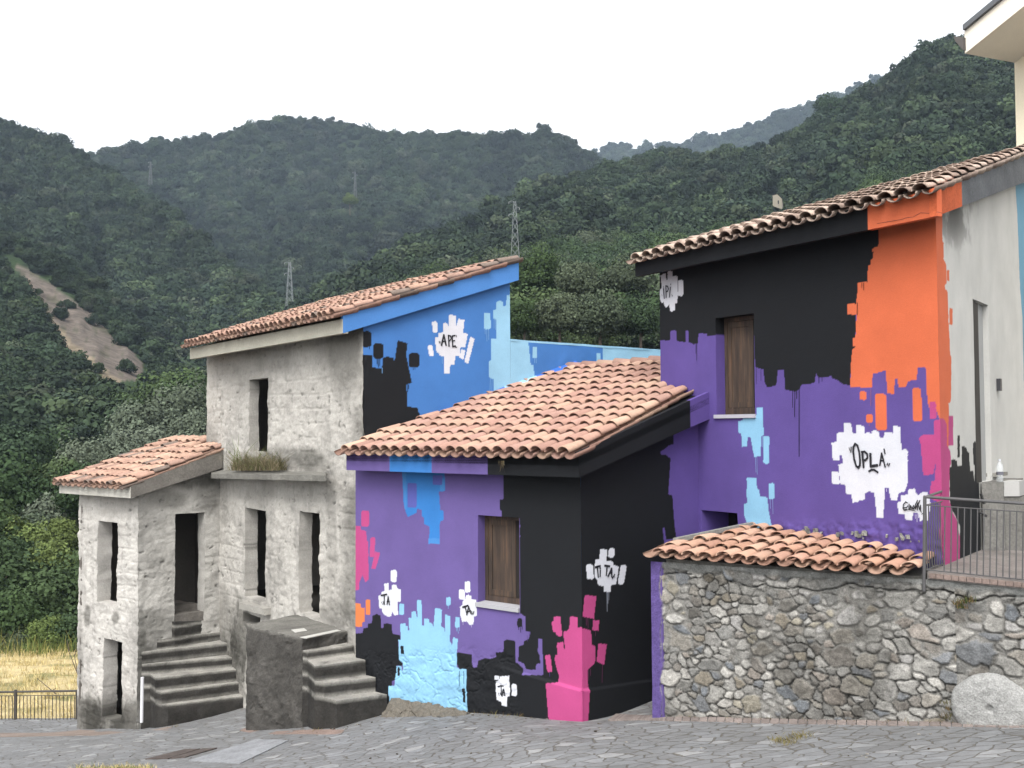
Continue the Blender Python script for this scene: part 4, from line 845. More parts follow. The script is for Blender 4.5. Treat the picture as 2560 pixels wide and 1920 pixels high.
# ================================================================== SHED and TERRACE of rubble stone
def rubble(W, u0, u1, zb, zt, name, mat, parent, seed, res=.0125, purple_edge=False, avg=.17):
    us = np.arange(u0, u1 + res, res); zbv, ztv = np.vectorize(zb)(us), np.vectorize(zt)(us)
    nz = int((ztv.max() - zbv.min()) / res) + 1; tt = np.linspace(0, 1, nz)
    U = np.repeat(us[:, None], nz, 1); Zz = zbv[:, None] + (ztv - zbv)[:, None] * tt[None, :]
    uu, zz = U.ravel(), Zz.ravel(); P = np.stack([uu, zz, np.zeros_like(uu)], -1)
    r_ = np.random.default_rng(seed)
    wu = uu + fbm(P, 4, seed, 3) * .05 + fbm(P, 16, seed + 1, 2) * .014; wz = zz + fbm(P, 4, seed + 2, 3) * .04 + fbm(P, 16, seed + 3, 2) * .012
    S = []; W_ = []
    A = (u1 - u0) * (ztv.mean() - zbv.mean()); tries = 0; nS = int(A / (avg * avg * .55))
    while len(S) < nS and tries < nS * 60:
        tries += 1; p = np.array([r_.uniform(u0, u1), r_.uniform(zbv.min(), ztv.max())]); rad = avg * r_.choice([.42, .6, .8, 1.0, 1.3], p=[.26, .24, .22, .18, .10])
        ok = True
        for q, rq in zip(S, W_):
            if abs(p[0] - q[0]) < .4 and ((p[0] - q[0]) / 1.35) ** 2 + (p[1] - q[1]) ** 2 < (.42 * (rad + rq)) ** 2: ok = False; break
        if ok: S.append(p); W_.append(rad)
    S = np.array(S); Wt = np.array(W_); asp = r_.uniform(1.0, 2.0, len(S)); ang = [[(t_ + r_.normal(0, .25), r_.uniform(.9, 1.15)) for t_ in (0, 1.57, .8 if r_.random() < .5 else 2.3)] for _ in range(len(S))]; rot = r_.normal(0, .25, len(S))
    F1 = np.full(len(uu), 9.0); F2 = np.full(len(uu), 9.0); I1 = np.zeros(len(uu), int)
    for i in range(len(S)):
        m = (np.abs(wu - S[i, 0]) < .45) & (np.abs(wz - S[i, 1]) < .35)
        du_, dz_ = wu[m] - S[i, 0], wz[m] - S[i, 1]; cr, sr = math.cos(rot[i]), math.sin(rot[i])
        a, b = (du_ * cr + dz_ * sr) / asp[i], (-du_ * sr + dz_ * cr)
        ph = ang[i]; d = np.max([np.abs(a * math.cos(t_) + b * math.sin(t_)) * k_ for t_, k_ in ph], 0) * .74 + .26 * np.sqrt(a * a + b * b) - Wt[i] * .40
        f1, f2, ii = F1[m], F2[m], I1[m]; c = d < f1
        f2 = np.where(c, f1, np.minimum(f2, d)); f1 = np.where(c, d, f1); ii = np.where(c, i, ii); F1[m], F2[m], I1[m] = f1, f2, ii
    edge = F2 - F1; n1 = fbm(P, 2.2, seed + 5, 4); n2 = fbm(P, 24, seed + 6, 3); n3 = fbm(P, 7, seed + 8, 4)
    thr = .008 + .024 * sstep(-.05, .5, n1) + .014 * n3
    body = sstep(thr, thr + .016, edge); prot = r_.uniform(.006, .028, len(S))[I1]; tilt = r_.normal(0, .08, (len(S), 2))[I1]
    h = body * (prot + tilt[:, 0] * (uu - S[I1, 0]) + tilt[:, 1] * (zz - S[I1, 1]) + .008 * n2 + .016 * n3)
    gap = sstep(.010, .0, edge) * sstep(.25, -.25, n1 + .6 * n3); h = h - gap * .026 + (1 - body) * (.006 * n2 + .012 * n3)
    pal = np.array([lin(c) for c in ('#adaba5', '#b6b4ae', '#a09e99', '#94938f', '#a6a198', '#c4c1ba', '#8a8c8e', '#a0988a', '#97928b', '#aea899', '#8b8f93', '#a79f96', '#bbb9b5', '#84817b')])
    pid = r_.choice(len(pal), len(S), p=np.array([12, 12, 12, 10, 9, 7, 4, 4, 8, 4, 4, 5, 7, 4]) / 102); sc = pal[pid] * (r_.uniform(.82, 1.12, len(S)))[:, None]
    mort = np.array(lin('#94928d'))[None, :] * (1 + .3 * n1[:, None] + .3 * n2[:, None])
    col = mort * (1 - body[:, None]) + (sc[I1] * (1 + .28 * n3[:, None] + .22 * n2[:, None])) * body[:, None]
    col = col * (1 - .6 * gap[:, None]); Vw = np.stack([W.P.x + W.d.x * uu, W.P.y + W.d.y * uu, zz], -1); px, py = proj(Vw)
    dirt = sstep(.1, .7, fbm(P, 1.6, seed + 9, 4) + .5 * sstep(.5, .0, zz - np.repeat(zbv, nz)))
    col = col * (1 - .38 * dirt[:, None]) + np.array([.02, .018, .012]) * dirt[:, None] * .3
    # smeared mortar band under the eave / slab
    top = np.repeat(ztv, nz) - zz; band = sstep(.10, .05, top + .05 * n3 + .04 * n1); mc = np.array(lin('#8e8f8c')) * 1.0
    h = h * (1 - band) + band * (.03 + .012 * n3 + .004 * n2); col = col * (1 - band[:, None]) + mc * (1 + .22 * n3[:, None] + .12 * n2[:, None]) * band[:, None]
    crack = np.exp(-((top - .15 - .05 * fbm(P * np.array([1, 0, 0]) , 2.6, seed + 12, 4) * 2) / .008) ** 2) * sstep(-.05, .1, n1 + .15)
    h -= crack * .04; col = col * (1 - .8 * crack[:, None])
    if purple_edge:
        e = 1657 + 4.0 * fbm(P * np.array([0, 1, 0]), 4.5, 3, 4) * 2.2; m = sstep(1.2, -1.2, px - e)
        h = h * (1 - m) + m * (.05 + .006 * n3); pc = PUR * .95 * (1 + .06 * n3[:, None]); col = col * (1 - m[:, None]) + pc * m[:, None]
    Vw = Vw + np.array([W.n.x, W.n.y, 0]) * h[:, None]
    nu = len(us); idx = np.arange(nu * nz).reshape(nu, nz); Q = np.stack([idx[:-1, :-1], idx[1:, :-1], idx[1:, 1:], idx[:-1, 1:]], -1).reshape(-1, 4)
    return np_mesh(name, Vw, Q, mat, parent, np.clip(col, .01, 1), True)
uS0 = SW.u(1634, 1600); uS1 = SW.u(2388, 1600); uS2 = SW.u(3050, 1600)
shed = empty('stone_shed', tuple(SW.pt(uS0, .27)), 'low rubble stone lean-to shed with a loose tile roof and a purple painted edge', 'shed')
eavz = zline(SW, (1625, 1402), (2312, 1448))
slz = zline(SW, (2330, 1448), (2560, 1472)); u23 = SW.u(2313, 1440)
wall_top = lambda u: eavz(u) if u < u23 else slz(u)
rubble(SW, uS0, uS1, lambda u: -.1, wall_top, 'front_wall', M['stone'], shed, 5, purple_edge=True)
terr = empty('terrace', tuple(SW.pt(uS1, .7)), 'raised paved terrace on a rubble retaining wall at the orange house corner', 'terrace')
rubble(SW, uS1 + .006, uS2, lambda u: .2, slz, 'retaining_wall', M['stone'], terr, 21, avg=.22)
# shed side return and roof
mb = MB(); bkS = Vector((-SW.n.x, -SW.n.y, 0)); a = SW.pt(uS0 + .02, -.2, .0); e_ = a + Vector((PS.d.x, PS.d.y, 0)) * 2.3
lw(e_, a, eavz(uS0) - .02, eavz(uS0) - .03, .12, PUR); mb.build('side_wall', M['paint'], shed)
OS = .14; eL, eR = SW.pt(SW.u(1624, 1398, OS), SW.z(1630, 1396, OS), OS), SW.pt(SW.u(2306, 1440, OS), SW.z(2306, 1443, OS), OS)
dS = (eR - eL).normalized(); upS = Vector((-SW.n.x, -SW.n.y))
tp = RF.h3(1900, 1326, 0); slS = (tp.z - eL.z - (eR.z - eL.z) * .3) / ((tp - eL).xy.dot(upS)); slS = max(slS, .06)
dvS = Vector((upS.x, upS.y, slS)).normalized(); ncS = 15; sS = (eR - eL).length / (ncS + .2)
rfn = Vector((RF.n.x, RF.n.y)); psn = Vector((PS.n.x, PS.n.y))
kp = lambda x, y: (Vector((x, y)) - RF.P).dot(rfn) > -.02 and ((Vector((x, y)) - PS.P).dot(psn) > .1)
shz = lambda P: eL.z + .06 + (eR.z - eL.z) * ((Vector((P[0], P[1])) - eL.xy).dot((eR - eL).xy.normalized())) / (eR - eL).xy.length + slS * (Vector((P[0], P[1])) - eL.xy).dot(upS)
vA, vB = solve_roof(1690, 1362, shz), solve_roof(1878, 1322, shz); lineL = Plane(vA, (vB - vA).xy)
kS = lambda x, y: kp(x, y) and (Vector((x, y)) - vA.xy).dot(lineL.n) > -.12 and (Vector((x, y)) - eR.xy).dot((eR - eL).xy.normalized()) < -.06
TCS = [lin('#c9a28b'), lin('#c09780'), lin('#cda892'), lin('#c59c88'), lin('#bb927e')]
shift = 0
tiles('roof_tiles', eL + Vector((0, 0, -.02)) , dS, dvS, ncS, sS, .37, 8, kS, M['tile'], shed, TCS, seed=31, jit=.012, over=.09, hk=.95, arch=.62)
far = RF.h3(1740, 1330, .0)
deck('roof_deck', [eL + Vector((0, 0, -.02)) + dS * .12 + v3(upS, 0) * .2, eR + Vector((0, 0, -.02)) - dS * .05 + v3(upS, 0) * .2, v3(RF.P + RF.d * RF.uof(RF.h3(2330, 1340)), eL.z + .0), v3(RF.P + RF.d * RF.uof(RF.h3(1770, 1320)), eL.z + .12)], .05, M['conc'], shed, lin('#8b8a85'))
mb = MB(); A, B = SW.h3(1700, 1352, -.5), RF.h3(1876, 1316, .05); v_ = Vector((.07, 0, 0)); B.z = A.z + .2
A, B = vA + Vector((-.03, .05, .03)), vB + Vector((-.03, .05, .03))
mb.hexa(A, A + v_, B + v_, B, *[p + Vector((0, 0, .05)) for p in (A, A + v_, B + v_, B)], col=lin('#9c9c98')); mb.build('verge_board', M['conc'], shed)
# broken mortar along the wall line above the tiles
mb = MB(); r_ = np.random.default_rng(4)
for k in range(26):
    x = 1985 + r_.random() * 330 + r_.normal(0, 5); y = 1322 + (x - 1990) * .055 + r_.normal(0, 3); c = RF.h3(x, y, .03); s_ = r_.uniform(.012, .05)
    mb.box((c.x, c.y, c.z - .05), s_, s_ * .8, s_ * 1.3, r_.uniform(0, 3), col=lin('#a3a29c') * r_.uniform(.7, 1.1))
mo = mb.build('mortar_lumps', M['stone'], shed); mo['kind'] = 'stuff'; roughen(mo, .03, .03, 14)
# terrace slab
zf0 = SW.z(2345, 1432, .02); zf1 = slz(SW.u(2560, 1460)) + .1
def tz(p): u = SW.uof(p); return slz(u) + .075
fp = [SW.pt(SW.u(2322, 1440), 0, .05), SW.pt(uS2, 0, .05), BS.pt(6.2, 0), BS.pt(0.0, 0), RF.pt(uRR - .12, 0, .0)]
fp = [v3(p, tz(p)) for p in fp]
zB = on_z  # floor keeps one gentle plane
mb = MB(); mb.prism(fp, (0, 0, -.07), lin('#97908b')); fl = mb.build('terrace_floor', M['conc'], terr)
mb = MB(); n_ = 34; ua_, ub_ = SW.u(2326, 1440), uS2
for k in range(n_):
    a, b = ua_ + (ub_ - ua_) * k / n_ + .004, ua_ + (ub_ - ua_) * (k + 1) / n_ - .004
    A = [SW.pt(a, slz(a) + .02, .07), SW.pt(b, slz(b) + .02, .07), SW.pt(b, slz(b) + .02, -.12), SW.pt(a, slz(a) + .02, -.12)]
    mb.hexa(*A, *[p + Vector((0, 0, .05)) for p in A], col=lin('#9d8b83') * (.9 + .2 * ((k * 7) % 5) / 5))
mb.build('edge_tiles', M['conc'], terr)
# railing
rail = empty('railing', tuple(SW.pt(SW.u(2312, 1440), 1.0, .03)), 'grey iron bar railing round the terrace corner', 'railing')
ro = .03; zt_r = lambda x: SW.z(x, 1241 + (x - 2312) * .068, ro); RC = lin('#5c5b5c')
U = lambda x: SW.u(x, 1300, ro)
pt = lambda x, y: SW.h3(x, y, ro)
mb = MB(); mb.bar(pt(2310, 1478), pt(2312, 1241), .019, 8, col=RC); mb.build('post', M['metal'], rail)
xs_end = 3000
mb = MB(); mb.bar(pt(2309, 1242), pt(xs_end, 1242 + (xs_end - 2309) * .067), .016, 10, col=RC); mb.build('handrail', M['metal'], rail)
mb = MB(); mb.bar(pt(2313, 1263), pt(xs_end, 1263 + (xs_end - 2313) * .068), .006, 6, col=RC); mb.build('rail_bar', M['metal'], rail)
mb = MB(); mb.bar(pt(2311, 1424), pt(xs_end, 1424 + (xs_end - 2311) * .102), .007, 6, col=RC); mb.build('rail_bar', M['metal'], rail)
for k in range(42):
    x = 2362.5 + k * 16.3
    if x > xs_end: break
    mb = MB(); mb.bar(pt(x, 1263 + (x - 2313) * .068), pt(x - 2, 1424 + (x - 2313) * .102), .0065, 6, col=RC); mb.build('baluster', M['metal'], rail)
rP = pt(2312, 1250); cB = BS.pt(0.02, 0, .0)
def sideP(f, ya, yb):   # f from 0 at the post to 1 at the house corner
    a = rP.xy.lerp(cB.xy, f); A = pt(2312, ya).z; d = ray(2362, yb); Yc = cB.y; B = CAMZ + d.z * Yc
    return Vector((a.x, a.y, A + (B - A) * f))
mb = MB(); mb.bar(sideP(0, 1243, 1228), sideP(.95, 1243, 1228), .014, 8, col=RC); mb.build('handrail', M['metal'], rail)
mb = MB(); mb.bar(sideP(0, 1263, 1253), sideP(1, 1263, 1253), .006, 6, col=RC); mb.build('rail_bar', M['metal'], rail)
mb = MB(); mb.bar(sideP(0, 1424, 1410), sideP(1, 1424, 1410), .007, 6, col=RC); mb.build('rail_bar', M['metal'], rail)
for k in range(7):
    f = .06 + k * .135; mb = MB(); mb.bar(sideP(f, 1263, 1253), sideP(f, 1424, 1410), .0065, 6, col=RC); mb.build('baluster', M['metal'], rail)
# steps up to the door, on the terrace
def fbox(mb, x0, x1, yt, yb, Y0, Y1, col):
    """block facing the camera between picture columns x0..x1, its top edge at yt, from depth Y0 back to Y1"""
    a, b = at_y(x0, yt, Y0), at_y(x1, yt, Y0); zb_ = at_y(x0, yb, Y0).z; k = Y1 - Y0
    dirb = Vector((BS.d.x / BS.d.y, 1, 0)) * k
    A = [Vector((a.x, a.y, zb_)), Vector((b.x, b.y, zb_)), Vector((b.x, b.y, zb_)) + dirb, Vector((a.x, a.y, zb_)) + dirb]
    mb.hexa(*A, *[Vector((p.x, p.y, a.z)) for p in A], col=col)
outer = empty('door_steps', tuple(at_y(2500, 1385, 13.5)), 'grey concrete steps and landing below the narrow side door behind the railing', 'steps')
mb = MB(); fbox(mb, 2455, 2508, 1206, 1392, 13.55, 14.6, lin('#8f8d88')); lb = mb.build('landing', M['conc'], outer); roughen(lb, .06, .012, 6)
mb = MB(); fbox(mb, 2508.5, 2640, 1243, 1392, 13.6, 14.7, lin('#86847f')); lb = mb.build('step', M['conc'], outer); roughen(lb, .06, .012, 6)
mb = MB(); fbox(mb, 2508, 2548, 1203, 1241, 13.58, 13.9, lin('#c6c5c2')); mb.build('plastered_block', M['plain'], outer)
mb = MB(); fbox(mb, 2452, 2500, 1183, 1192, 14.2, 14.6, lin('#a9a69e')); mb.build('threshold', M['conc'], outer)
# bottle
def bottle():
    t = empty('plastic_bottle', tuple(at_y(2500, 1206, 13.72)), 'clear plastic bottle standing on the concrete landing by the side door', 'bottle')
    m, n_, b = mat_new('clear_plastic'); b.inputs['Base Color'].default_value = (.85, .9, .92, 1); b.inputs['Roughness'].default_value = .12; b.inputs['Alpha'].default_value = .22; b.inputs['Specular IOR Level'].default_value = .8
    c = at_y(2500, 1206, 13.72); H = at_y(2500, 1148, 13.72).z - c.z; prof = [(0, .034), (.02, .04), (.3, .04), (.34, .036), (.42, .041), (.62, .042), (.74, .036), (.86, .017), (.93, .014)]
    V, Q = [], []; ns = 14
    for h, r in prof:
        for k in range(ns): V.append((c.x + r * math.cos(k * 2 * math.pi / ns), c.y + r * math.sin(k * 2 * math.pi / ns), c.z + .005 + h * H))
    for i in range(len(prof) - 1):
        for k in range(ns): Q.append((i * ns + k, i * ns + (k + 1) % ns, (i + 1) * ns + (k + 1) % ns, (i + 1) * ns + k))
    np_mesh('bottle_body', V, Q, m, t, smooth=True)
    mb = MB(); mb.bar((c.x, c.y, c.z + .93 * H), (c.x, c.y, c.z + H), .017, 12, col=(.5, .52, .55)); mb.build('cap', M['plain'], t)
    mb = MB(); mb.bar((c.x, c.y, c.z + .33 * H), (c.x, c.y, c.z + .46 * H), .0425, 16, col=(.12, .12, .14)); mb.build('bottle_label', M['plain'], t)
bottle()
# black hinge straps by the painted corner
mb = MB(); a = at_y(2452, 1234, 12.9); mb.bar(a, a + Vector((.04, 0, -.12)), .016, 8, col=(.02, .02, .02)); mb.build('gate_hinge', M['metal'], right); mb = MB(); a2 = at_y(2446, 1279, 12.9)
mb.bar(a2, at_y(2467, 1290, 12.9), .014, 8, col=(.02, .02, .02)); mb.build('gate_hinge', M['metal'], right)
# millstone leaning in the foot of the terrace wall
def millstone():
    c = SW.hit(2478, 1768, .02); Rm = (SW.u(2478, 1768, .02) - SW.u(2387, 1768, .02)); ctr = SW.pt(c[0], c[1], .06)
    t = empty('millstone', tuple(SW.pt(c[0], .7, .1)), 'big round pale granite millstone half buried against the foot of the terrace wall', 'millstone')
    V, Q, C = [], [], []; nr, na = 26, 110
    X = Vector((SW.d.x, SW.d.y, 0)); Zv = Vector((0, 0, 1)); N = Vector((SW.n.x, SW.n.y, 0))
    for i in range(nr + 4):
        f = min(i, nr) / nr; back = max(0, i - nr)
        for k in range(na):
            a = k * 2 * math.pi / na; wob = 1 + .03 * math.sin(a * 2 + 1) + .018 * math.sin(a * 5) + .012 * math.sin(9 * a + 2)
            r = Rm * f * wob * (1.0 if back == 0 else 1 + .012 * back); o = .045 - (.05 * (f ** 8)) - back * .05 - (.02 if f * Rm < .03 else 0)
            V.append(ctr + X * math.cos(a) * r * 1.06 + Zv * math.sin(a) * r * .98 + N * o)
    V = np.array(V); n2 = fbm(V, 20, 5, 4); n1 = fbm(V, 4, 8, 4); V = V + np.array(N) * (n2 * .008 + n1 * .012)[:, None]
    for i in range(nr + 3):
        for k in range(na): Q.append((i * na + k, i * na + (k + 1) % na, (i + 1) * na + (k + 1) % na, (i + 1) * na + k))
    f_ = np.repeat(np.minimum(np.arange(nr + 4), nr) / nr, na); col = np.array(lin('#b9b9b6'))[None, :] * (1 + .14 * n1[:, None] + .12 * n2[:, None]) * (1 - .35 * np.exp(-(f_ / .05) ** 2))[:, None]
    np_mesh('stone_disc', V, Q, M['stone'], t, np.clip(col, .02, 1), True)
millstone()

# ================================================================== CREAM BUILDING (top right)
cream = empty('cream_building', tuple(at_y(2560, 900, 21)), 'pale cream rendered building with a wide roof overhang rising behind the orange house', 'building')
mb = MB(); A = at_y(2412, 134, 20.0); zS = A.z
B = at_y(2537, 157, 20.0); tB = (zS - CAMZ) / (B.z - CAMZ) * 20.0; B = at_y(2537, 157, tB)
Dv = at_y(2560, 15, 19.0); rk = (Dv - A); Dv2 = A + rk * 2.4
dB = (B - A).normalized(); B2 = A + dB * 7
th = .42; E2 = B2 + rk * 2.4
mb.hexa(A, Dv2, E2, B2, *[p + Vector((0, 0, th)) for p in (A, Dv2, E2, B2)], col=lin('#e6ded0') * 1.5); rs = mb.build('roof_slab', M['plain'], cream)
mb = MB(); up_ = Vector((0, 0, th)); o_ = Vector((-.05, -.05, 0))
mb.hexa(A + up_ + o_, Dv2 + up_ + o_, E2 + up_, B2 + up_, *[p + up_ + Vector((0, 0, .10)) for p in (A + o_, Dv2 + o_, E2, B2)], col=lin('#6f7276')); mb.build('roof_covering', M['metal'], cream)
mb = MB(); g0 = A + up_ * .45 + o_; dd = Vector((-.16, .02, .1)); mb.prism([g0, g0 + Vector((0, 0, -.14)), g0 + Vector((-.14, 0, .02)), g0 + Vector((-.17, 0, .12)), g0 + Vector((0, 0, .1))], dB * 4, lin('#5a5552')); mb.build('gutter', M['metal'], cream)
mb = MB(); wc = at_y(2537, 300, B.y + .02); r0 = Vector((Dv.x - A.x, Dv.y - A.y, 0)).normalized(); r1 = Vector((dB.x, dB.y, 0)).normalized(); q0 = Vector((wc.x, wc.y, 0)) + r0 * .02
zt0_, zt1_ = zS - .004, zS + rk.z * 2.0
L0 = 5.0; s_ = rk.z / Vector((rk.x, rk.y, 0)).length
mb.hexa(q0, q0 + r0 * L0, q0 + r0 * L0 + r1 * 3, q0 + r1 * 3, Vector((q0.x, q0.y, zt0_ + .05)), (q0 + r0 * L0) + Vector((0, 0, zt0_ + s_ * L0)), (q0 + r0 * L0 + r1 * 3) + Vector((0, 0, zt0_ + s_ * L0)), (q0 + r1 * 3) + Vector((0, 0, zt0_ + .05)), col=lin('#f2e6cc') * 1.35); mb.build('wall', M['plain'], cream)

# ================================================================== STREET
def street_mat():
    m, t, b = mat_new('crazy_paving'); tc = nd(t, 'ShaderNodeTexCoord'); mp = nd(t, 'ShaderNodeMapping'); t.links.new(tc.outputs['Object'], mp.inputs['Vector'])
    mp.inputs['Rotation'].default_value = (0, 0, R(33)); mp.inputs['Scale'].default_value = (4.3, 7.6, 0.0)
    nw = noise(t, 1.3, 3, .5, mp.outputs[0]); sub = nd(t, 'ShaderNodeVectorMath', operation='SUBTRACT'); sub.inputs[1].default_value = (.5, .5, .5); t.links.new(nw.outputs['Color'], sub.inputs[0])
    scl = nd(t, 'ShaderNodeVectorMath', operation='SCALE'); scl.inputs['Scale'].default_value = .55; t.links.new(sub.outputs[0], scl.inputs[0]); ad = nd(t, 'ShaderNodeVectorMath', operation='ADD'); t.links.new(mp.outputs[0], ad.inputs[0]); t.links.new(scl.outputs[0], ad.inputs[1])
    v1 = nd(t, 'ShaderNodeTexVoronoi'); v1.feature = 'DISTANCE_TO_EDGE'; v1.voronoi_dimensions = '2D'; v1.inputs['Scale'].default_value = 1; v1.inputs['Randomness'].default_value = .95; t.links.new(ad.outputs[0], v1.inputs['Vector'])
    v2 = nd(t, 'ShaderNodeTexVoronoi'); v2.feature = 'F1'; v2.voronoi_dimensions = '2D'; v2.inputs['Scale'].default_value = 1; v2.inputs['Randomness'].default_value = .95; t.links.new(ad.outputs[0], v2.inputs['Vector'])
    sep = nd(t, 'ShaderNodeSeparateColor'); t.links.new(v2.outputs['Color'], sep.inputs[0])
    cr = ramp(t, [(0, lin('#7e7e7e')), (.3, lin('#8a8b8c')), (.6, lin('#848586')), (.85, lin('#929496')), (1, lin('#a9a9a8'))]); t.links.new(sep.outputs[0], cr.inputs[0])
    vv = coords(t); nf = noise(t, 9, 6, .65, vv); rf = ramp(t, [(.25, .78), (.75, 1.12)]); t.links.new(nf.outputs[0], rf.inputs[0])
    nl = noise(t, .8, 5, .6, vv); rl = ramp(t, [(.3, .8), (.65, 1.05)]); t.links.new(nl.outputs[0], rl.inputs[0])
    c = mix(t, cr.outputs[0], rf.outputs[0], 1.0, 'MULTIPLY'); c = mix(t, c, rl.outputs[0], 1.0, 'MULTIPLY')
    nj = noise(t, 3, 3, .5, vv); rj = ramp(t, [(.3, .02), (.7, .09)]); t.links.new(nj.outputs[0], rj.inputs[0])
    lt = nd(t, 'ShaderNodeMath', operation='DIVIDE'); t.links.new(v1.outputs['Distance'], lt.inputs[0]); t.links.new(rj.outputs[0], lt.inputs[1])
    rm = ramp(t, [(.45, 1), (1.0, 0)]); t.links.new(lt.outputs[0], rm.inputs[0])
    jc = mix(t, lin('#5a5651'), lin('#7b756b'), nl.outputs[0])
    c = mix(t, c, jc, rm.outputs[0]); t.links.new(c, b.inputs['Base Color']); b.inputs['Roughness'].default_value = .82
    h = nd(t, 'ShaderNodeMath', operation='SUBTRACT'); t.links.new(nf.outputs[0], h.inputs[0]); t.links.new(rm.outputs[0], h.inputs[1]); bump(t, b, h.outputs[0], .9, .02)
    return m
M['street'] = street_mat()
def sheet(name, xs, ys, zf, mat, kind=None, color=None, dz=0.0, disp=0.0, keep=None):
    X, Y = np.meshgrid(xs, ys, indexing='ij'); Zh = zf(X.ravel(), Y.ravel()) + dz; V = np.stack([X.ravel(), Y.ravel(), Zh], -1)
    if disp: V[:, 2] += fbm(V * np.array([1, 1, 0]), 1.5, 3, 5) * disp
    idx = np.arange(X.size).reshape(X.shape); Q = np.stack([idx[:-1, :-1], idx[1:, :-1], idx[1:, 1:], idx[:-1, 1:]], -1).reshape(-1, 4)
    if keep is not None:
        c = V[Q].mean(1); Q = Q[keep(c[:, 0], c[:, 1])]
    o = np_mesh(name, V, Q, mat, None, color(V) if color else None, True)
    if kind: o['kind'] = kind
    return o
# fence line and field edge
fA, fB = at_y(-420, 1828, 23.6), at_y(192, 1819, 23.2)
def left_of_fence(x, y): return y > 23.35 + (x + 9) * -.03
sheet('street_paving', np.arange(-16, 13, .2), np.arange(2, 26, .2), lambda x, y: gz(x, y), M['street'], 'structure', disp=.015, keep=lambda x, y: ~((x < -8.6) & (y > 23.5)))
# brick edging along the shed, mortar strips, concrete patch
def strip(name, pts_a, pts_b, mat, col, kind='structure', dz=.006, n=60, bricks=None):
    """strip on the street between two polylines in picture px"""
    mb = MB(); A = [on_ground(*p, dz) for p in pts_a]; B = [on_ground(*p, dz) for p in pts_b]
    def at(L, t):
        k = min(int(t * (len(L) - 1)), len(L) - 2); return L[k].lerp(L[k + 1], t * (len(L) - 1) - k)
    for i in range(n):
        q = [at(A, i / n), at(A, (i + 1) / n), at(B, (i + 1) / n), at(B, i / n)]
        for p in q: p.z = gz1(p.x, p.y) + dz + (.012 if bricks else 0)
        if bricks:
            g = .05; q = [q[0].lerp(q[1], g), q[1].lerp(q[0], g), q[2].lerp(q[3], g), q[3].lerp(q[2], g)]
            c = np.array(col) * rng.uniform(.8, 1.15); mb.hexa(*[Vector((p.x, p.y, p.z - .03)) for p in q], *q, col=c)
        else: mb.hexa(*[Vector((p.x, p.y, p.z - .03)) for p in q], *q, col=col)
    o = mb.build(name, mat); o['kind'] = kind; return o
strip('brick_edging', [(1520, 1801), (1657, 1802), (2560, 1820), (2800, 1824)], [(1540, 1786), (1660, 1792), (2560, 1806), (2800, 1810)], M['conc'], lin('#a39791'), n=110, bricks=True)
strip('concrete_patch', [(470, 1901), (600, 1908)], [(640, 1848), (722, 1850)], M['conc'], lin('#a9abae'), n=8, dz=.008)
strip('mortar_strip', [(600, 1826), (700, 1836), (850, 1836)], [(610, 1820), (700, 1828), (862, 1824)], M['conc'], lin('#a28e84'), n=10, dz=.003)
strip('mortar_strip', [(0, 1842), (200, 1838), (420, 1826)], [(0, 1832), (200, 1824), (430, 1816)], M['conc'], lin('#a5968c'), n=12, dz=.003)
# metal grate of two plates
gr = empty('drain_cover', tuple(on_ground(450, 1882, 0)), 'rusty brown metal cover of two plates set flush in the grey paving', 'drain cover')
for q in (((363, 1897), (421, 1895), (478, 1871), (464, 1872)), ((426, 1894), (480, 1891), (542, 1869), (484, 1871))):
    q = ((363, 1897), (421, 1895), (500, 1871), (462, 1872)) if q[0][0] == 363 else ((427, 1894), (462, 1892), (542, 1869), (506, 1871))
    P_ = [on_ground(*p, .012) for p in q]; mb = MB(); mb.hexa(*[p - Vector((0, 0, .03)) for p in P_], *P_, col=lin('#6b625e')); mb.build('cover_plate', M['oldtile'], gr)

# ================================================================== FIELD AND TERRAIN
def field_z(x, y):
    z0 = -2.45 - .03 * (np.minimum(x, 0) + 9) * 0; d = np.maximum(y - 23.3, 0)
    return z0 - .118 * np.minimum(d, 17) - .45 * np.maximum(d - 17, 0) + .12 * (1 - np.exp(-d / 4)) 
def field_col(V):
    n = fbm(V, .9, 5, 5); n2 = fbm(V, 5, 8, 4); base = lin('#ead6a4') ; g = lin('#8f8f5e'); k = sstep(.05, .5, n + .25 * n2)[:, None]
    return np.clip((base * (1 - k) + g * k) * (1 + .25 * n2[:, None]), .02, 1)
M['grass_ground'] = attr_mat('dry_grass_ground', .2, 3, .3, 30, .95, .9, .03, 30, .1)
sheet('field', np.arange(-60, -3, .35), np.arange(23.4, 48, .35), field_z, M['grass_ground'], 'structure', field_col, disp=.12, keep=lambda x, y: (x < -8.55) | (y > 27))
# ---------------------------------------------------------------- hills
def forest_floor(name, c1, c2): 
    m, t, b = mat_new(name); v = coords(t); n = noise(t, .03, 8, .65, v); r = ramp(t, [(.35, c1), (.7, c2)]); t.links.new(n.outputs[0], r.inputs[0]); t.links.new(r.outputs[0], b.inputs['Base Color']); b.inputs['Roughness'].default_value = .95; b.inputs['Specular IOR Level'].default_value = .05; return m
M['floor'] = forest_floor('forest_floor', (.012, .019, .010), (.024, .036, .018))
def scar_mat():
    m, t, b = mat_new('bare_slope'); a = nd(t, 'ShaderNodeAttribute'); a.attribute_name = 'paint'; v = coords(t); n = noise(t, .35, 8, .7, v); r = ramp(t, [(.3, .5), (.7, 1.25)]); t.links.new(n.outputs[0], r.inputs[0])
    c = mix(t, a.outputs[0], r.outputs[0], 1.0, 'MULTIPLY'); t.links.new(c, b.inputs['Base Color']); b.inputs['Roughness'].default_value = .95; b.inputs['Specular IOR Level'].default_value = .05; bump(t, b, n.outputs[0], 1, .8); return m
M['scar'] = scar_mat()
HILLS = {}
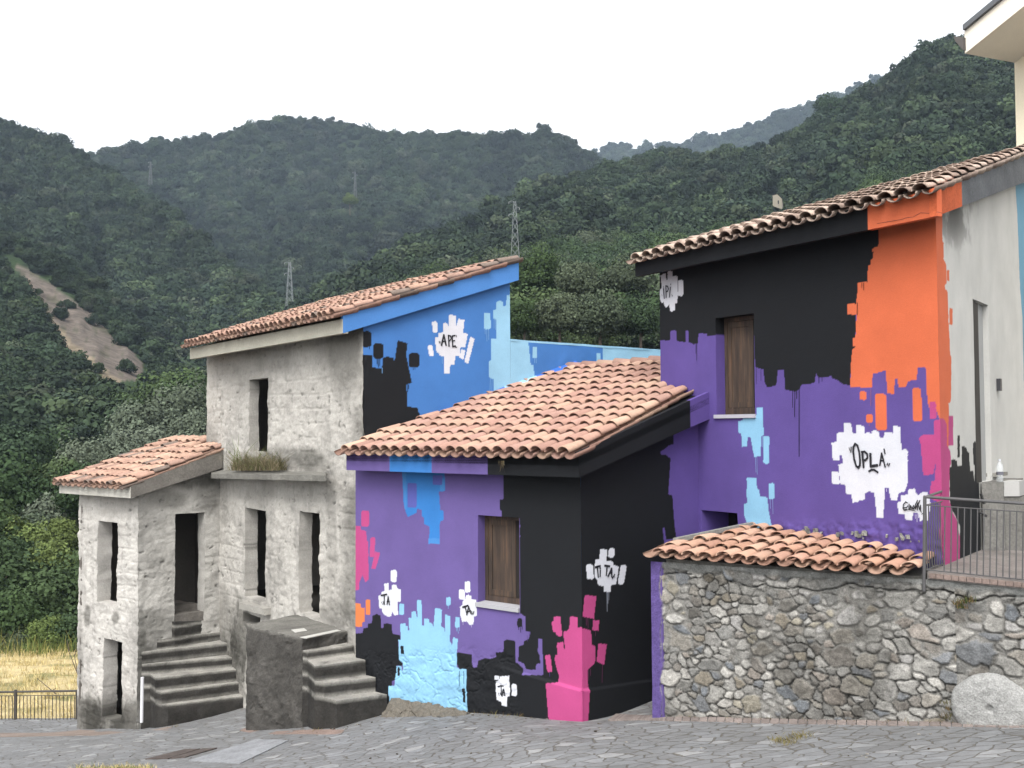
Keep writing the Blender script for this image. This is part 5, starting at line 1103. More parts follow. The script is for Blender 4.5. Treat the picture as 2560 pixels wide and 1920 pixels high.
def interp(pts, x):
    pts = sorted(pts); X = [p[0] for p in pts]; return np.array([np.interp(x, X, [p[k] for p in pts]) for k in range(1, len(pts[0]))])
def hill(name, top, bot, nt=40, dx=14, gully=.12, seed=1, curve=1.0, color=None, mat=None):
    """slope between a ridge line and a foot line, both given as (picture x, picture y, distance)"""
    x0, x1 = min(p[0] for p in top), max(p[0] for p in top); xs = np.arange(x0, x1 + dx, dx); nx = len(xs)
    T = interp(top, xs); B = interp(bot, xs); V = np.zeros((nx, nt + 6, 3))
    for j in range(nt + 1):
        f = j / nt; y = B[0] + (T[0] - B[0]) * f; d = B[1] + (T[1] - B[1]) * f ** curve
        Pn = np.stack([xs * .006, np.full(nx, f * 2.2), np.full(nx, seed * 3.7)], -1)
        g = fbm(Pn, 1.0, seed, 4, .55) * gully * min(1, (1 - f) * 4) * min(1, .25 + f * 3); d = d * (1 + g)
        for i in range(nx):
            r = ray(xs[i], y[i]); V[i, j] = (r.x * d[i], d[i], CAMZ + r.z * d[i])
    for k in range(5):
        m = V[:, nt].copy(); m[:, :2] *= (1 + .05 * (k + 1)); m[:, 2] -= (V[:, nt, 1]) * .02 * (k + 1) ** 1.5; V[:, nt + 1 + k] = m
    N = nt + 6; idx = np.arange(nx * N).reshape(nx, N); Q = np.stack([idx[:-1, :-1], idx[1:, :-1], idx[1:, 1:], idx[:-1, 1:]], -1).reshape(-1, 4)
    o = np_mesh(name, V.reshape(-1, 3), Q, mat or M['floor'], None, color(V.reshape(-1, 3)) if color else None, True); o['kind'] = 'structure'
    HILLS[name] = (xs, V, nt); return o
D_ = 1.1573
def dsp(*a): return [(x * D_, y * D_, d) for x, y, d in a]
h_far = hill('hill_far', dsp((1150,345,1700),(1270,334,1700),(1330,320,1700),(1400,322,1650),(1500,314,1600),(1560,297,1550),(1640,272,1500),(1760,227,1500),(1850,192,1500),(1955,170,1500),(2050,150,1500)), dsp((1150,470,1200),(1500,470,1200),(2050,400,1200)), 14, 18, .1, 4)
h_mid = hill('hill_center', dsp((60,400,828),(175,352,828),(240,340,828),(300,325,828),(400,312,874),(480,303,874),(560,280,874),(640,266,901),(720,272,920),(790,294,901),(870,298,874),(1000,300,828),(1100,305,828),(1140,303,828),(1190,293,809),(1225,312,809),(1260,335,809),(1300,360,828),(1450,430,828)),
             dsp((60,1000,330),(400,1050,300),(700,1000,280),(1000,900,300),(1450,760,420)), 46, 12, .30, 2, 1.1)
h_left = hill('hill_left', dsp((-160,200,560),(-60,240,560),(0,274,560),(60,296,560),(100,310,550),(140,330,540),(180,355,530),(220,385,520),(290,420,500),(360,470,470),(430,540,440),(520,610,410),(610,670,370),(690,740,330),(740,800,300)), dsp((-160,980,210),(0,980,210),(300,1000,200),(740,1050,200)), 46, 11, .28, 6, 1.1)
h_right = hill('hill_right', dsp((600,690,330),(680,655,340),(760,612,350),(870,556,370),(930,530,380),(1000,502,390),(1080,462,400),(1130,430,410),(1200,412,420),(1290,385,430),(1370,365,450),(1420,342,460),(1500,345,460),(1600,345,450),(1660,335,440),(1700,312,430),(1760,280,420),(1830,245,410),(1900,205,400),(1960,160,390),(2000,128,380),(2040,112,375),(2090,105,370),(2212,120,370),(2400,90,370)),
               dsp((600,880,110),(900,800,100),(1150,760,95),(1450,760,95),(2400,700,120)), 50, 11, .24, 9, 1.25)
SCAR = [(40, 668), (70, 672), (150, 725), (210, 765), (270, 815), (330, 870), (362, 915), (360, 945), (300, 955), (262, 925), (215, 900), (165, 858), (120, 790), (75, 730)]
def scar_col(V):
    px, py = proj(V); n = fbm(V, .05, 5, 4); c = np.tile(np.array([.035, .055, .025]), (len(V), 1))
    m = inpoly(px + n * 16, py + n * 12, SCAR); c[m] = np.array(lin('#82786f')); n8 = fbm(V, .22, 15, 4); c = np.where((m & (n8 > .34))[:, None], np.array([.09, .085, .06]), c)
    m = inpoly(px + n * 14, py + n * 10, [(62, 690), (95, 740), (135, 800), (175, 850), (235, 900), (305, 955), (288, 968), (225, 915), (160, 868), (110, 810), (70, 745)]); c[m] = np.array(lin('#a3957f'))
    return c
h_low = hill('hill_low', [(-180,520,300),(0,600,300),(60,625,295),(150,665,290),(235,728,280),(320,800,270),(390,880,258),(460,970,240),(560,1060,220)], [(-180,1120,120),(0,1120,120),(300,1140,115),(560,1180,115)], 40, 6, .1, 12, 1.0, scar_col, M['scar'])
h_val = hill('hill_valley', [(-260,1040,165),(0,1045,165),(200,1060,160),(350,1040,150),(480,1020,150),(640,1040,150)], [(-260,1660,48),(0,1660,48),(200,1660,48),(640,1660,60)], 30, 12, .12, 15, 1.2)

# ================================================================== TREES
def leaf_mat(name, stops, rough=.9, inst=False):
    m, t, b = mat_new(name); oi = nd(t, 'ShaderNodeObjectInfo'); r = ramp(t, stops); t.links.new(oi.outputs['Random'], r.inputs[0])
    a = nd(t, 'ShaderNodeAttribute'); a.attribute_name = 'paint'; c = mix(t, r.outputs[0], a.outputs[0], 1.0, 'MULTIPLY')
    if inst:
        ta = nd(t, 'ShaderNodeAttribute'); ta.attribute_type = 'INSTANCER'; ta.attribute_name = 'tone'; c = mix(t, c, ta.outputs['Fac'], 1.0, 'MULTIPLY')
    t.links.new(c, b.inputs['Base Color']); b.inputs['Roughness'].default_value = rough; b.inputs['Specular IOR Level'].default_value = .08
    b.inputs['Subsurface Weight'].default_value = 0; return m
GREENS = [(0, (.026, .044, .020)), (.25, (.038, .060, .024)), (.45, (.029, .046, .026)), (.62, (.054, .080, .030)), (.8, (.045, .058, .036)), (1, (.072, .088, .054))]
M['leaf'] = leaf_mat('foliage', GREENS)
M['leaf_far'] = leaf_mat('foliage_far', [(0, (.017, .028, .017)), (.3, (.027, .041, .021)), (.6, (.021, .032, .022)), (.85, (.039, .056, .027)), (1, (.045, .054, .038))], inst=True)
M['leaf_olive'] = leaf_mat('olive_foliage', [(0, (.075, .092, .062)), (.5, (.10, .118, .085)), (1, (.06, .078, .05))])
M['leaf_bright'] = leaf_mat('bright_foliage', [(0, (.062, .092, .028)), (1, (.088, .115, .038))])
M['bark'] = flat_mat('bark', (.09, .07, .055), .95)
def crown_mesh(name, seed, lobes=14, per=40, leaf=.12, rx=.5, rz=.42, mat=None, spiky=.35):
    """foliage of a unit tree: lobes spread through the crown volume, each covered with small leaf clumps"""
    r_ = np.random.default_rng(seed); V, Q, C = [], [], []; nb = 0
    for l in range(lobes):
        d = r_.normal(0, 1, 3); d /= np.linalg.norm(d); rad = r_.uniform(.25, 1) ** .6
        if d[2] < -.3: d[2] *= .4
        c = np.array([d[0] * rx * rad * .78, d[1] * rx * rad * .78, d[2] * rz * rad * .8]); lr = r_.uniform(.28, .5) * rx; tint = r_.uniform(.72, 1.25)
        n = per; dd = r_.normal(0, 1, (n, 3)); dd /= np.linalg.norm(dd, axis=1)[:, None]; rr = lr * (1 + r_.normal(0, .16, n)); P = c + dd * rr[:, None] * np.array([1, 1, .85])
        nrm = dd + r_.normal(0, spiky, (n, 3)); nrm /= np.linalg.norm(nrm, axis=1)[:, None]
        t1 = np.cross(nrm, r_.normal(0, 1, (n, 3))); t1 /= np.linalg.norm(t1, axis=1)[:, None]; t2 = np.cross(nrm, t1)
        s = leaf * r_.uniform(.55, 1.25, n)[:, None]; s2 = s * r_.uniform(.6, 1.1, n)[:, None]
        quad = np.stack([P - t1 * s * .5 - t2 * s2 * .35, P + t1 * s * .4 - t2 * s2 * .5, P + t1 * s * .5 + t2 * s2 * .4, P - t1 * s * .35 + t2 * s2 * .5], 1)
        V.append(quad.reshape(-1, 3)); Q.append(np.arange(n * 4).reshape(n, 4) + nb); nb += n * 4; C.append(np.repeat(tint * r_.uniform(.75, 1.25, n), 4))
    C = np.concatenate(C); return np_mesh(name, np.concatenate(V), np.concatenate(Q), False, None, np.stack([C, C, C], -1), False)
def set_mat(me, m): me.materials.clear(); me.materials.append(m); return me
# -------- far woods: one object per hill, instances of small crowns on the slope
proto_col = bpy.data.collections.new('crown_kinds')
for k in range(5):
    me = set_mat(crown_mesh('far_crown', 50 + k, 16, 100, .085, .5, .46 if k != 2 else .6), M['leaf_far']); o = bpy.data.objects.new('far_crown', me); proto_col.objects.link(o)
proto_near = bpy.data.collections.new('crown_kinds_near')
for k in range(4):
    me = set_mat(crown_mesh('near_crown', 70 + k, 34, 190, .042, .5, .46), M['leaf']); o = bpy.data.objects.new('near_crown', me); proto_near.objects.link(o)
proto_olive = bpy.data.collections.new('crown_kinds_olive')
for k in range(3):
    me = set_mat(crown_mesh('olive_crown', 90 + k, 28, 170, .040, .5, .42), M['leaf_olive']); o = bpy.data.objects.new('olive_crown', me); proto_olive.objects.link(o)
def wood(name, pts, scl, coll, label, seed):
    me = bpy.data.meshes.new(name); me.vertices.add(len(pts)); me.vertices.foreach_set('co', np.asarray(pts, dtype=np.float32).ravel())
    tn = me.attributes.new('tone', 'FLOAT', 'POINT'); PP = np.asarray(pts, float); D0 = PP[:, 1].mean(); tv = np.clip(.92 + .6 * fbm(PP, 9.0 / D0, 5 + seed, 4) + .5 * fbm(PP, 40.0 / D0, 9 + seed, 2) + .25 * (np.random.default_rng(seed).random(len(PP)) - .5), .5, 1.4); tn.data.foreach_set('value', tv.astype(np.float32)); at = me.attributes.new('scl', 'FLOAT', 'POINT'); at.data.foreach_set('value', np.asarray(scl, dtype=np.float32)); me.update()
    o = link(name, me, None); o['kind'] = 'stuff'; o['label'] = label; o['category'] = 'woodland'
    g = bpy.data.node_groups.new('scatter', 'GeometryNodeTree'); g.interface.new_socket('Geometry', in_out='INPUT', socket_type='NodeSocketGeometry'); g.interface.new_socket('Geometry', in_out='OUTPUT', socket_type='NodeSocketGeometry')
    N = g.nodes; gi, go = N.new('NodeGroupInput'), N.new('NodeGroupOutput'); m2p = N.new('GeometryNodeMeshToPoints'); ip = N.new('GeometryNodeInstanceOnPoints'); ci = N.new('GeometryNodeCollectionInfo')
    ci.inputs['Collection'].default_value = coll; ci.inputs['Separate Children'].default_value = True; ci.inputs['Reset Children'].default_value = True
    na = N.new('GeometryNodeInputNamedAttribute'); na.data_type = 'FLOAT'; na.inputs['Name'].default_value = 'scl'
    rv = N.new('FunctionNodeRandomValue'); rv.data_type = 'FLOAT_VECTOR'; rv.inputs['Max'].default_value = (.3, .3, 6.28); rv.inputs['Min'].default_value = (-.3, -.3, 0); rv.inputs['Seed'].default_value = seed
    ri = N.new('FunctionNodeRandomValue'); ri.data_type = 'INT'; ri.inputs['Min'].default_value = 0; ri.inputs['Max'].default_value = max(0, len(coll.objects) - 1); ri.inputs['Seed'].default_value = seed + 3
    lk = g.links.new; lk(gi.outputs[0], m2p.inputs[0]); lk(m2p.outputs[0], ip.inputs['Points']); lk(ci.outputs[0], ip.inputs['Instance']); ip.inputs['Pick Instance'].default_value = True
    ro = [s for s in rv.outputs if s.enabled][0]; lk(ro, ip.inputs['Rotation']); rio = [s for s in ri.outputs if s.enabled][0]; lk(rio, ip.inputs['Instance Index']); nao = [s for s in na.outputs if s.enabled][0]; lk(nao, ip.inputs['Scale']); lk(ip.outputs[0], go.inputs[0])
    md = o.modifiers.new('scatter', 'NODES'); md.node_group = g; return o
BLK_POLY = [[(760, 1120), (1280, 1010), (1650, 1060), (1900, 900), (2600, 700), (2750, 700), (2750, 1950), (700, 1950)]]
def scatter(hn, n, size, seed, reject=None, lift=.28, fmin=0.0, dr=(0, 1e9)):
    xs, V, nt = HILLS[hn]; r_ = np.random.default_rng(seed); P, S = [], []; nx = len(xs)
    T = V[:, :nt + 1].reshape(-1, 3); px, py = proj(T); PX = px.reshape(nx, nt + 1); PY = py.reshape(nx, nt + 1)
    colh = (PY[:, 0] - PY[:, -1]); colh = np.maximum(colh, 5); cdf = np.cumsum(colh) / colh.sum(); k = 0
    while k < n:
        i = min(np.searchsorted(cdf, r_.random()), nx - 2); fi = r_.random(); j = r_.random() ** .95 * nt * (1 - fmin) + fmin * nt; j0 = min(int(j), nt - 1); fj = j - j0
        p = (V[i, j0] * (1 - fi) + V[i + 1, j0] * fi) * (1 - fj) + (V[i, j0 + 1] * (1 - fi) + V[i + 1, j0 + 1] * fi) * fj; k += 1
        if not dr[0] < p[1] < dr[1]: continue
        qx, qy = proj([p]); qx, qy = qx[0], qy[0]
        if not (-140 < qx < 2700 and qy > -100): continue
        if inpoly(np.array([qx]), np.array([qy - 25]), BLK_POLY[0])[0]: continue
        if reject and reject(qx, qy, r_): continue
        s = size * r_.choice([.6, .8, 1.0, 1.3, 1.75], p=[.25, .3, .25, .14, .06]) * r_.uniform(.85, 1.15); P.append((p[0], p[1], p[2] + s * lift)); S.append(s)
    # ridge line trees
    return P, S
def ridge_trees(hn, step, size, seed):
    xs, V, nt = HILLS[hn]; r_ = np.random.default_rng(seed); P, S = [], []; line = V[:, nt]; L = 0
    for a, b in zip(line[:-1], line[1:]):
        m = max(1, int(np.linalg.norm(b - a) / step))
        for q in range(m):
            p = a + (b - a) * (q + r_.random()) / m; s = size * r_.uniform(.6, 1.5); P.append((p[0], p[1], p[2] + s * .2)); S.append(s)
    return P, S
def hut_rej(x, y, r_): return 1915 < x < 1970 and 495 < y < 560
def scar_rej(x, y, r_):
    cx_, cy_ = 205, 812; inside = inpoly(np.array([cx_ + (x - cx_) / 1.3]), np.array([cy_ + (y - 22 - cy_) / 1.45]), SCAR)[0]
    return inside and r_.random() < .975
def olive_zone(x, y, r_): return (1100 < x < 1520 and 540 < y < 660 and (y - 540) > (x - 1300) * -.25 and x < 1300)
for hn, n, size, seed, ridge, rj in (('hill_far', 2200, 13, 1, 11, None), ('hill_center', 9500, 7.8, 2, 6, None), ('hill_left', 7500, 6.2, 3, 4, None), ('hill_right', 10500, 5.8, 4, 4, hut_rej), ('hill_low', 3600, 3.5, 5, 3, scar_rej)):
    P, S = scatter(hn, n, size, seed, rj, dr=(250 if hn == 'hill_right' else 0, 1e9)); P2, S2 = ridge_trees(hn, ridge * .8, size, seed + 10)
    if hn == 'hill_far': S2 = [s * .8 for s in S2]
    nm = {'hill_far': 'hazy blue-green woodland covering the farthest ridge', 'hill_center': 'dense dark green woodland covering the central mountain', 'hill_left': 'dense green woodland covering the left mountainside', 'hill_right': 'green woodland covering the slope behind the black and orange house', 'hill_low': 'bright green scrub around the bare landslide scar'}[hn]
    wood('woodland', P + P2, S + S2, proto_col, nm, seed)
P, S = scatter('hill_valley', 620, 5.0, 21, lambda x, y, r_: y > 1600); wood('woodland', P, S, proto_near, 'dense broadleaf wood filling the valley left of the ruin', 22)
P, S = scatter('hill_right', 16000, 4.3, 25, lambda x, y, r_: hut_rej(x, y, r_) or x < 700, dr=(60, 262)); wood('woodland', P, S, proto_near, 'near olive-green wood just above the blue wall', 26)
P, S = scatter('hill_right', 500, 4.2, 27, lambda x, y, r_: not (1000 < x < 1520 and 530 < y < 700 and abs(y - (600 + (x - 1250) * .14)) < 32)); wood('woodland', P, S, proto_olive, 'silvery olive grove on the slope round the tall pylon', 28)
# -------- near trees: one thing each
def tree_proto(kind, seed):
    if kind == 'olive_tree': me = set_mat(crown_mesh('crown', seed, 32, 240, .038, .5, .4), M['leaf_olive'])
    elif kind == 'bright_tree': me = set_mat(crown_mesh('crown', seed, 30, 240, .036, .45, .5), M['leaf_bright'])
    else: me = set_mat(crown_mesh('crown', seed, 38, 260, .036, .5, .48), M['leaf'])
    mb = MB(); r_ = random.Random(seed); mb.bar((0, 0, -.95), (.01, .01, -.15), .035, 8, .022, col=(1, 1, 1))
    for k in range(6):
        a = k * 1.05 + r_.random(); mb.bar((.01, .01, -.3 + k * .03), (math.cos(a) * .27, math.sin(a) * .27, .02 + r_.random() * .2), .014, 6, .004)
    tr = mb.build('trunk', M['bark'], None); tm = tr.data; bpy.data.objects.remove(tr); return me, tm
protos = {k: [tree_proto(k, s) for s in ss] for k, ss in {'broadleaf_tree': (201, 202, 203), 'olive_tree': (211, 212), 'bright_tree': (221, 222)}.items()}
def place_tree(kind, x, y, Y, size, label, k=0, rz=0.0, group=None, nm=None):
    c = at_y(x, y, Y); t = bpy.data.objects.new(nm or kind, None); COL.objects.link(t); t.location = c - Vector((0, 0, size * .95)); t.scale = (size, size, size); t.rotation_euler = (0, 0, rz); t.empty_display_size = .2
    tag(t, label, 'tree', group); cm, tm = protos[kind][k % len(protos[kind])]
    for n_, me in (('crown', cm), ('trunk', tm)):
        o = bpy.data.objects.new(n_, me); COL.objects.link(o); o.parent = t; o.location = (0, 0, .95)
NT = [('olive_tree', 372, 1065, 95, 6.5, 'pale grey-green olive tree close left of the ruin, upper one of the olives'), ('olive_tree', 440, 1035, 100, 6.5, 'pale olive tree touching the upper left wall of the ruin'), ('olive_tree', 345, 1120, 85, 5.2, 'rounded olive tree just above the annex roof'),
      ('olive_tree', 222, 1172, 74, 4.6, 'olive tree above the left end of the annex roof'), ('olive_tree', 150, 1300, 62, 4.4, 'grey-green olive tree left of the annex wall'), ('olive_tree', 470, 1090, 88, 4.6, 'small olive tree in front of the ruin wall and above the annex tiles'),
      ('olive_tree', 95, 1335, 60, 3.8, 'small dusty olive tree among the green trees on the left'), ('olive_tree', 290, 1155, 80, 4.6, 'low olive tree directly over the annex tiles'),
      ('broadleaf_tree', 20, 1175, 80, 7.5, 'large mid green tree at the left picture edge, upper one'), ('broadleaf_tree', 100, 1165, 84, 6.2, 'rounded green tree in the upper left group'), ('broadleaf_tree', 40, 1255, 66, 6.0, 'leafy green tree below the upper left trees'),
      ('broadleaf_tree', 120, 1235, 68, 5.0, 'dark green tree between the olives on the left'), ('bright_tree', 52, 1365, 56, 3.6, 'bright yellow-green tree standing out on the left'), ('bright_tree', 140, 1355, 56, 2.6, 'small bright green tree beside the annex wall'),
      ('broadleaf_tree', 15, 1450, 50, 4.8, 'broad green bush tree over the dry field at the left edge'), ('bright_tree', 130, 1440, 50, 3.2, 'light green tree above the field'), ('broadleaf_tree', 165, 1490, 47, 3.8, 'brownish green tree close to the annex over the field'),
      ('broadleaf_tree', 80, 1540, 46, 4.2, 'dark dense tree at the back of the dry field'), ('broadleaf_tree', 5, 1570, 44, 3.6, 'dark shrub tree behind the field, leftmost'), ('bright_tree', 108, 1608, 42, 2.0, 'small upright bright bush on the field edge'), ('broadleaf_tree', 172, 1600, 43, 2.6, 'dark low tree behind the dry stalks near the annex'),
      ('broadleaf_tree', 40, 1625, 43, 2.0, 'low dark bush on the back edge of the field'), ('broadleaf_tree', -60, 1500, 46, 5, 'green tree just past the left picture edge'), ('broadleaf_tree', -90, 1350, 56, 6, 'tall green tree past the left picture edge'), ('broadleaf_tree', 230, 1240, 60, 4.4, 'dark green tree behind the top of the annex'),
      ('broadleaf_tree', 1340, 690, 105, 5.6, 'rounded olive-brown tree behind the top of the blue roof edge'), ('broadleaf_tree', 1400, 790, 85, 4.2, 'green tree above the low blue wall'), ('broadleaf_tree', 1500, 800, 85, 4.6, 'wide green tree above the middle of the low blue wall'), ('broadleaf_tree', 1600, 800, 86, 4.4, 'green tree beside the black house corner'),
      ('broadleaf_tree', 1310, 800, 85, 3.6, 'dark green tree right of the blue gable'), ('broadleaf_tree', 1450, 710, 100, 4.8, 'green tree in the middle of the wood above the blue wall'), ('broadleaf_tree', 1560, 700, 100, 4.8, 'green tree below the black roof end'),
      ('broadleaf_tree', 2090, 290, 408, 19, 'big dark lone tree on the right hill crest'), ('broadleaf_tree', 2010, 355, 415, 14, 'dark rounded tree on the crest left of the big lone tree'), ('broadleaf_tree', 2205, 240, 400, 12, 'dark tree on the crest above the lone tree'), ('broadleaf_tree', 2360, 145, 378, 15, 'dark tree on the hilltop under the cream roof'),
      ('bright_tree', 875, 500, 540, 8, 'single yellow-green tree on the central mountain')]
for i, (kd, x, y, Y, sz, lb) in enumerate(NT): place_tree(kd, x, y, Y, sz, lb, i, i * 1.3, 'trees around the village')

# ================================================================== PYLONS, HUT
def pylon(x, ytop, ybot, Y, label, wbase=.14):
    a, b = at_y(x, ytop, Y), at_y(x, ybot, Y); H = a.z - b.z; t = empty('pylon', tuple(b), label, 'pylon', 'electricity pylons on the hills'); mb = MB(); th = max(.04, Y * .00017); col = lin('#a6adb0') * (.8 if Y < 400 else .35)
    def c(k, s, z): w = H * (wbase * (1 - z) + .03 * z) / 2; return Vector((b.x + k * w, b.y + s * w, b.z + z * H))
    n = 8; zs = [1 - (1 - i / n) ** 1.15 for i in range(n + 1)]
    for i in range(n):
        for (k, s) in ((1, 1), (1, -1), (-1, -1), (-1, 1)): mb.bar(c(k, s, zs[i]), c(k, s, zs[i + 1]), th, 4, col=col)
        for (k, s, k2, s2) in ((1, 1, -1, 1), (-1, 1, -1, -1), (-1, -1, 1, -1), (1, -1, 1, 1)):
            mb.bar(c(k, s, zs[i]), c(k2, s2, zs[i + 1]), th * .6, 4, col=col); mb.bar(c(k2, s2, zs[i]), c(k, s, zs[i + 1]), th * .6, 4, col=col)
    mb.build('mast', M['metal'], t); ma = MB()
    for z, w_, sd in ((.99, .09, -1), (.90, .07, 1), (.80, .09, -1)): 
        p = Vector((b.x, b.y, b.z + H * z)); ma.bar(p, p + Vector((sd * w_ * H, 0, 0)), th, 4, col=col); ma.bar(p + Vector((0, 0, H * .04)), p + Vector((sd * w_ * H, 0, 0)), th * .7, 4, col=col)
        ma.bar(p + Vector((sd * w_ * H, 0, 0)), p + Vector((sd * w_ * H, 0, -H * .03)), th * .8, 4, col=(.5, .5, .5))
    ma.build('crossarm', M['metal'], t)
pylon(1288, 503, 668, 222, 'tall grey lattice pylon rising behind the blue roof edge'); pylon(724, 655, 800, 290, 'grey lattice pylon behind the tile roof of the ruin'); pylon(376, 405, 462, 600, 'faint small pylon high on the central mountain, leftmost'); pylon(888, 430, 500, 600, 'faint thin pylon high on the central mountain, right of the others', .1)
hut = empty('hillside_hut', tuple(at_y(1943, 516, 330)), 'tiny pale stone hut with a gable alone on the right wooded slope', 'hut')
a, b = at_y(1932, 510, 262), at_y(1955, 506, 266); zt_ = at_y(1932, 502, 268).z - a.z; dp = Vector((1.5, 5, 0)); mb = MB(); a.z -= .5; b.z = a.z; zt_ += .5
ap = (a + b) / 2 + Vector((0, 0, zt_ + .7))
mb.prism([a, b, b + Vector((0, 0, zt_)), ap, a + Vector((0, 0, zt_))], dp, lin('#d8cdb8')); mb.build('wall', M['plain'], hut)
mb = MB()
for s, e in ((a, ap), (b, ap)):
    s2 = s + Vector((0, 0, zt_ )); out = (s2 - ap) * .12; q = [s2 + out, ap, ap + dp, s2 + out + dp]; mb.hexa(*q, *[p + Vector((0, 0, .12)) for p in q], col=lin('#8f8578'))
mb.build('roof', M['conc'], hut)
mb = MB(); wq = a.lerp(b, .55) + Vector((0, -.05, 1.0)); mb.box(wq, .5, .1, .8, 0, (.02, .02, .02)); mb.build('window', M['metal'], hut)

# ================================================================== FENCE, GRASS, WEEDS
fence = empty('fence', tuple(fB), 'dark iron bar fence between the street and the dry field', 'fence')
Yf = 23.3; FC = lin('#4a453f'); fp_ = lambda x, y: at_y(x, y, Yf)
for x in (-320, -140, 38, 192):
    mb = MB(); mb.box(fp_(x, 1824) - Vector((0, 0, .1)), .05, .05, (1824 - 1729) / F * Yf + .12, 0, FC); mb.build('post', M['metal'], fence)
mb = MB(); mb.bar(fp_(-330, 1735), fp_(196, 1727), .022, 8, col=FC); mb.build('handrail', M['metal'], fence)
for ya, yb in ((1742, 1738), (1819, 1813)):
    mb = MB(); mb.bar(fp_(-330, ya), fp_(196, yb), .009, 6, col=FC); mb.build('rail_bar', M['metal'], fence)
for k in range(58):
    x = 186 - k * 9.1; mb = MB(); mb.bar(fp_(x, 1740), fp_(x, 1816), .0085, 5, col=FC); mb.build('baluster', M['metal'], fence)
M['blade'] = attr_mat('grass_blades', .15, 8, .1, 30, .9, .1, .001, 30, .1)
def blades(name, spots, n, h, col, col2, kind, label=None, cat=None, spread=.2, wd=.006, lean=.5, seed=0, varied=True):
    r_ = np.random.default_rng(seed); V, Q, C = [], [], []; nb = 0
    for c in spots:
        sf = r_.uniform(.35, 1.25) if varied else 1.0
        for k in range(n):
            p = np.array(c) + np.array([r_.normal(0, spread), r_.normal(0, spread), 0]); a = r_.uniform(0, 2 * math.pi); hh = h * sf * r_.uniform(.35, 1.2); ln = lean * hh * r_.uniform(.2, 1.3); dx_, dy_ = math.cos(a) * ln, math.sin(a) * ln
            b = r_.uniform(0, math.pi); wx, wy = math.cos(b) * wd, math.sin(b) * wd; cc = (col if r_.random() < .6 else col2) * r_.uniform(.7, 1.25)
            m = p + np.array([dx_ * .35, dy_ * .35, hh * .6]); t = p + np.array([dx_, dy_, hh])
            V += [p + [wx, wy, 0], p - [wx, wy, 0], m - [wx * .8, wy * .8, 0], m + [wx * .8, wy * .8, 0], t - [wx * .25, wy * .25, 0], t + [wx * .25, wy * .25, 0]]
            Q += [(nb, nb + 1, nb + 2, nb + 3), (nb + 3, nb + 2, nb + 4, nb + 5)]; nb += 6; C += [cc] * 6
    o = np_mesh(name, np.array(V), np.array(Q), M['blade'], None, np.clip(np.array(C), .01, 1)); tag(o, label, cat, None, kind); return o
STR, GRN, BRN = lin('#e6d29a'), lin('#6c7b46'), lin('#7d6a4c')
r_ = np.random.default_rng(12)
sp = []
for _ in range(2600):
    x = r_.uniform(-24, -8.8); y = r_.uniform(23.5, 41); sp.append((x, y, float(field_z(np.array([x]), np.array([y]))[0]) - .02))
blades('dry_grass', sp, 9, .22, STR, lin('#cdbb80'), 'stuff', 'dry yellow grass over the sloping field', 'grass', .14, .008, .7, 3)
sp = [(float(r_.uniform(-20, -9)), float(r_.uniform(38.5, 42)), 0) for _ in range(55)]; sp = [(x, y, float(field_z(np.array([x]), np.array([y]))[0])) for x, y, _ in sp]
blades('tall_weeds', sp, 22, .8, GRN, lin('#9c9858'), 'stuff', 'tall green and dry weeds along the back of the field', 'weeds', .3, .012, .35, 5)
g_at = lambda x, y: tuple(on_ground(x, y, -.01))
base_pts = [(220 + i * 11, 1812 - i * .4) for i in range(13)] + [(545, 1790), (480, 1803), (430, 1817)] + [(975 + i * 12, 1748 + i * 1.9) for i in range(26)] + [(1300 + i * 14, 1792 + i * .4) for i in range(11)] + [(1680 + i * 15, 1796 + i * .3) for i in range(58)] + [(800, 1826), (760, 1828), (840, 1820), (880, 1812)]
sp = [g_at(x + r_.normal(0, 3), y + 1 + r_.normal(0, 1.2)) for x, y in base_pts if r_.random() < .85]
blades('wall_foot_weeds', sp, 14, .05, BRN, lin('#8c8353'), 'stuff', 'sparse dry weeds and debris along the wall feet', 'weeds', .05, .003, 1.0, 7)
blades('grass_tuft', [g_at(1975 + a, 1852 + b) for a, b in ((0, 0), (20, -4), (-18, 5), (40, -8), (-25, 2), (8, 6), (25, -10))], 60, .05, lin('#8d8452'), lin('#8a7a55'), None, 'flat tuft of half-dry grass growing from a paving joint in front of the stone shed', 'grass tuft', .06, .003, 1.4, 8)
blades('grass_tuft', [g_at(270 + a * 12, 1813) for a in range(-4, 5)], 50, .07, STR, BRN, None, 'heap of dry straw at the foot of the annex doorway', 'grass tuft', .07, .004, 1.5, 9)
blades('grass_verge', [tuple(on_ground(x, 1925, 0)) for x in range(200, 375, 7)], 60, .07, STR, GRN, 'stuff', 'dry grass at the lower left picture edge', 'grass', .05, .003, .8, 10)
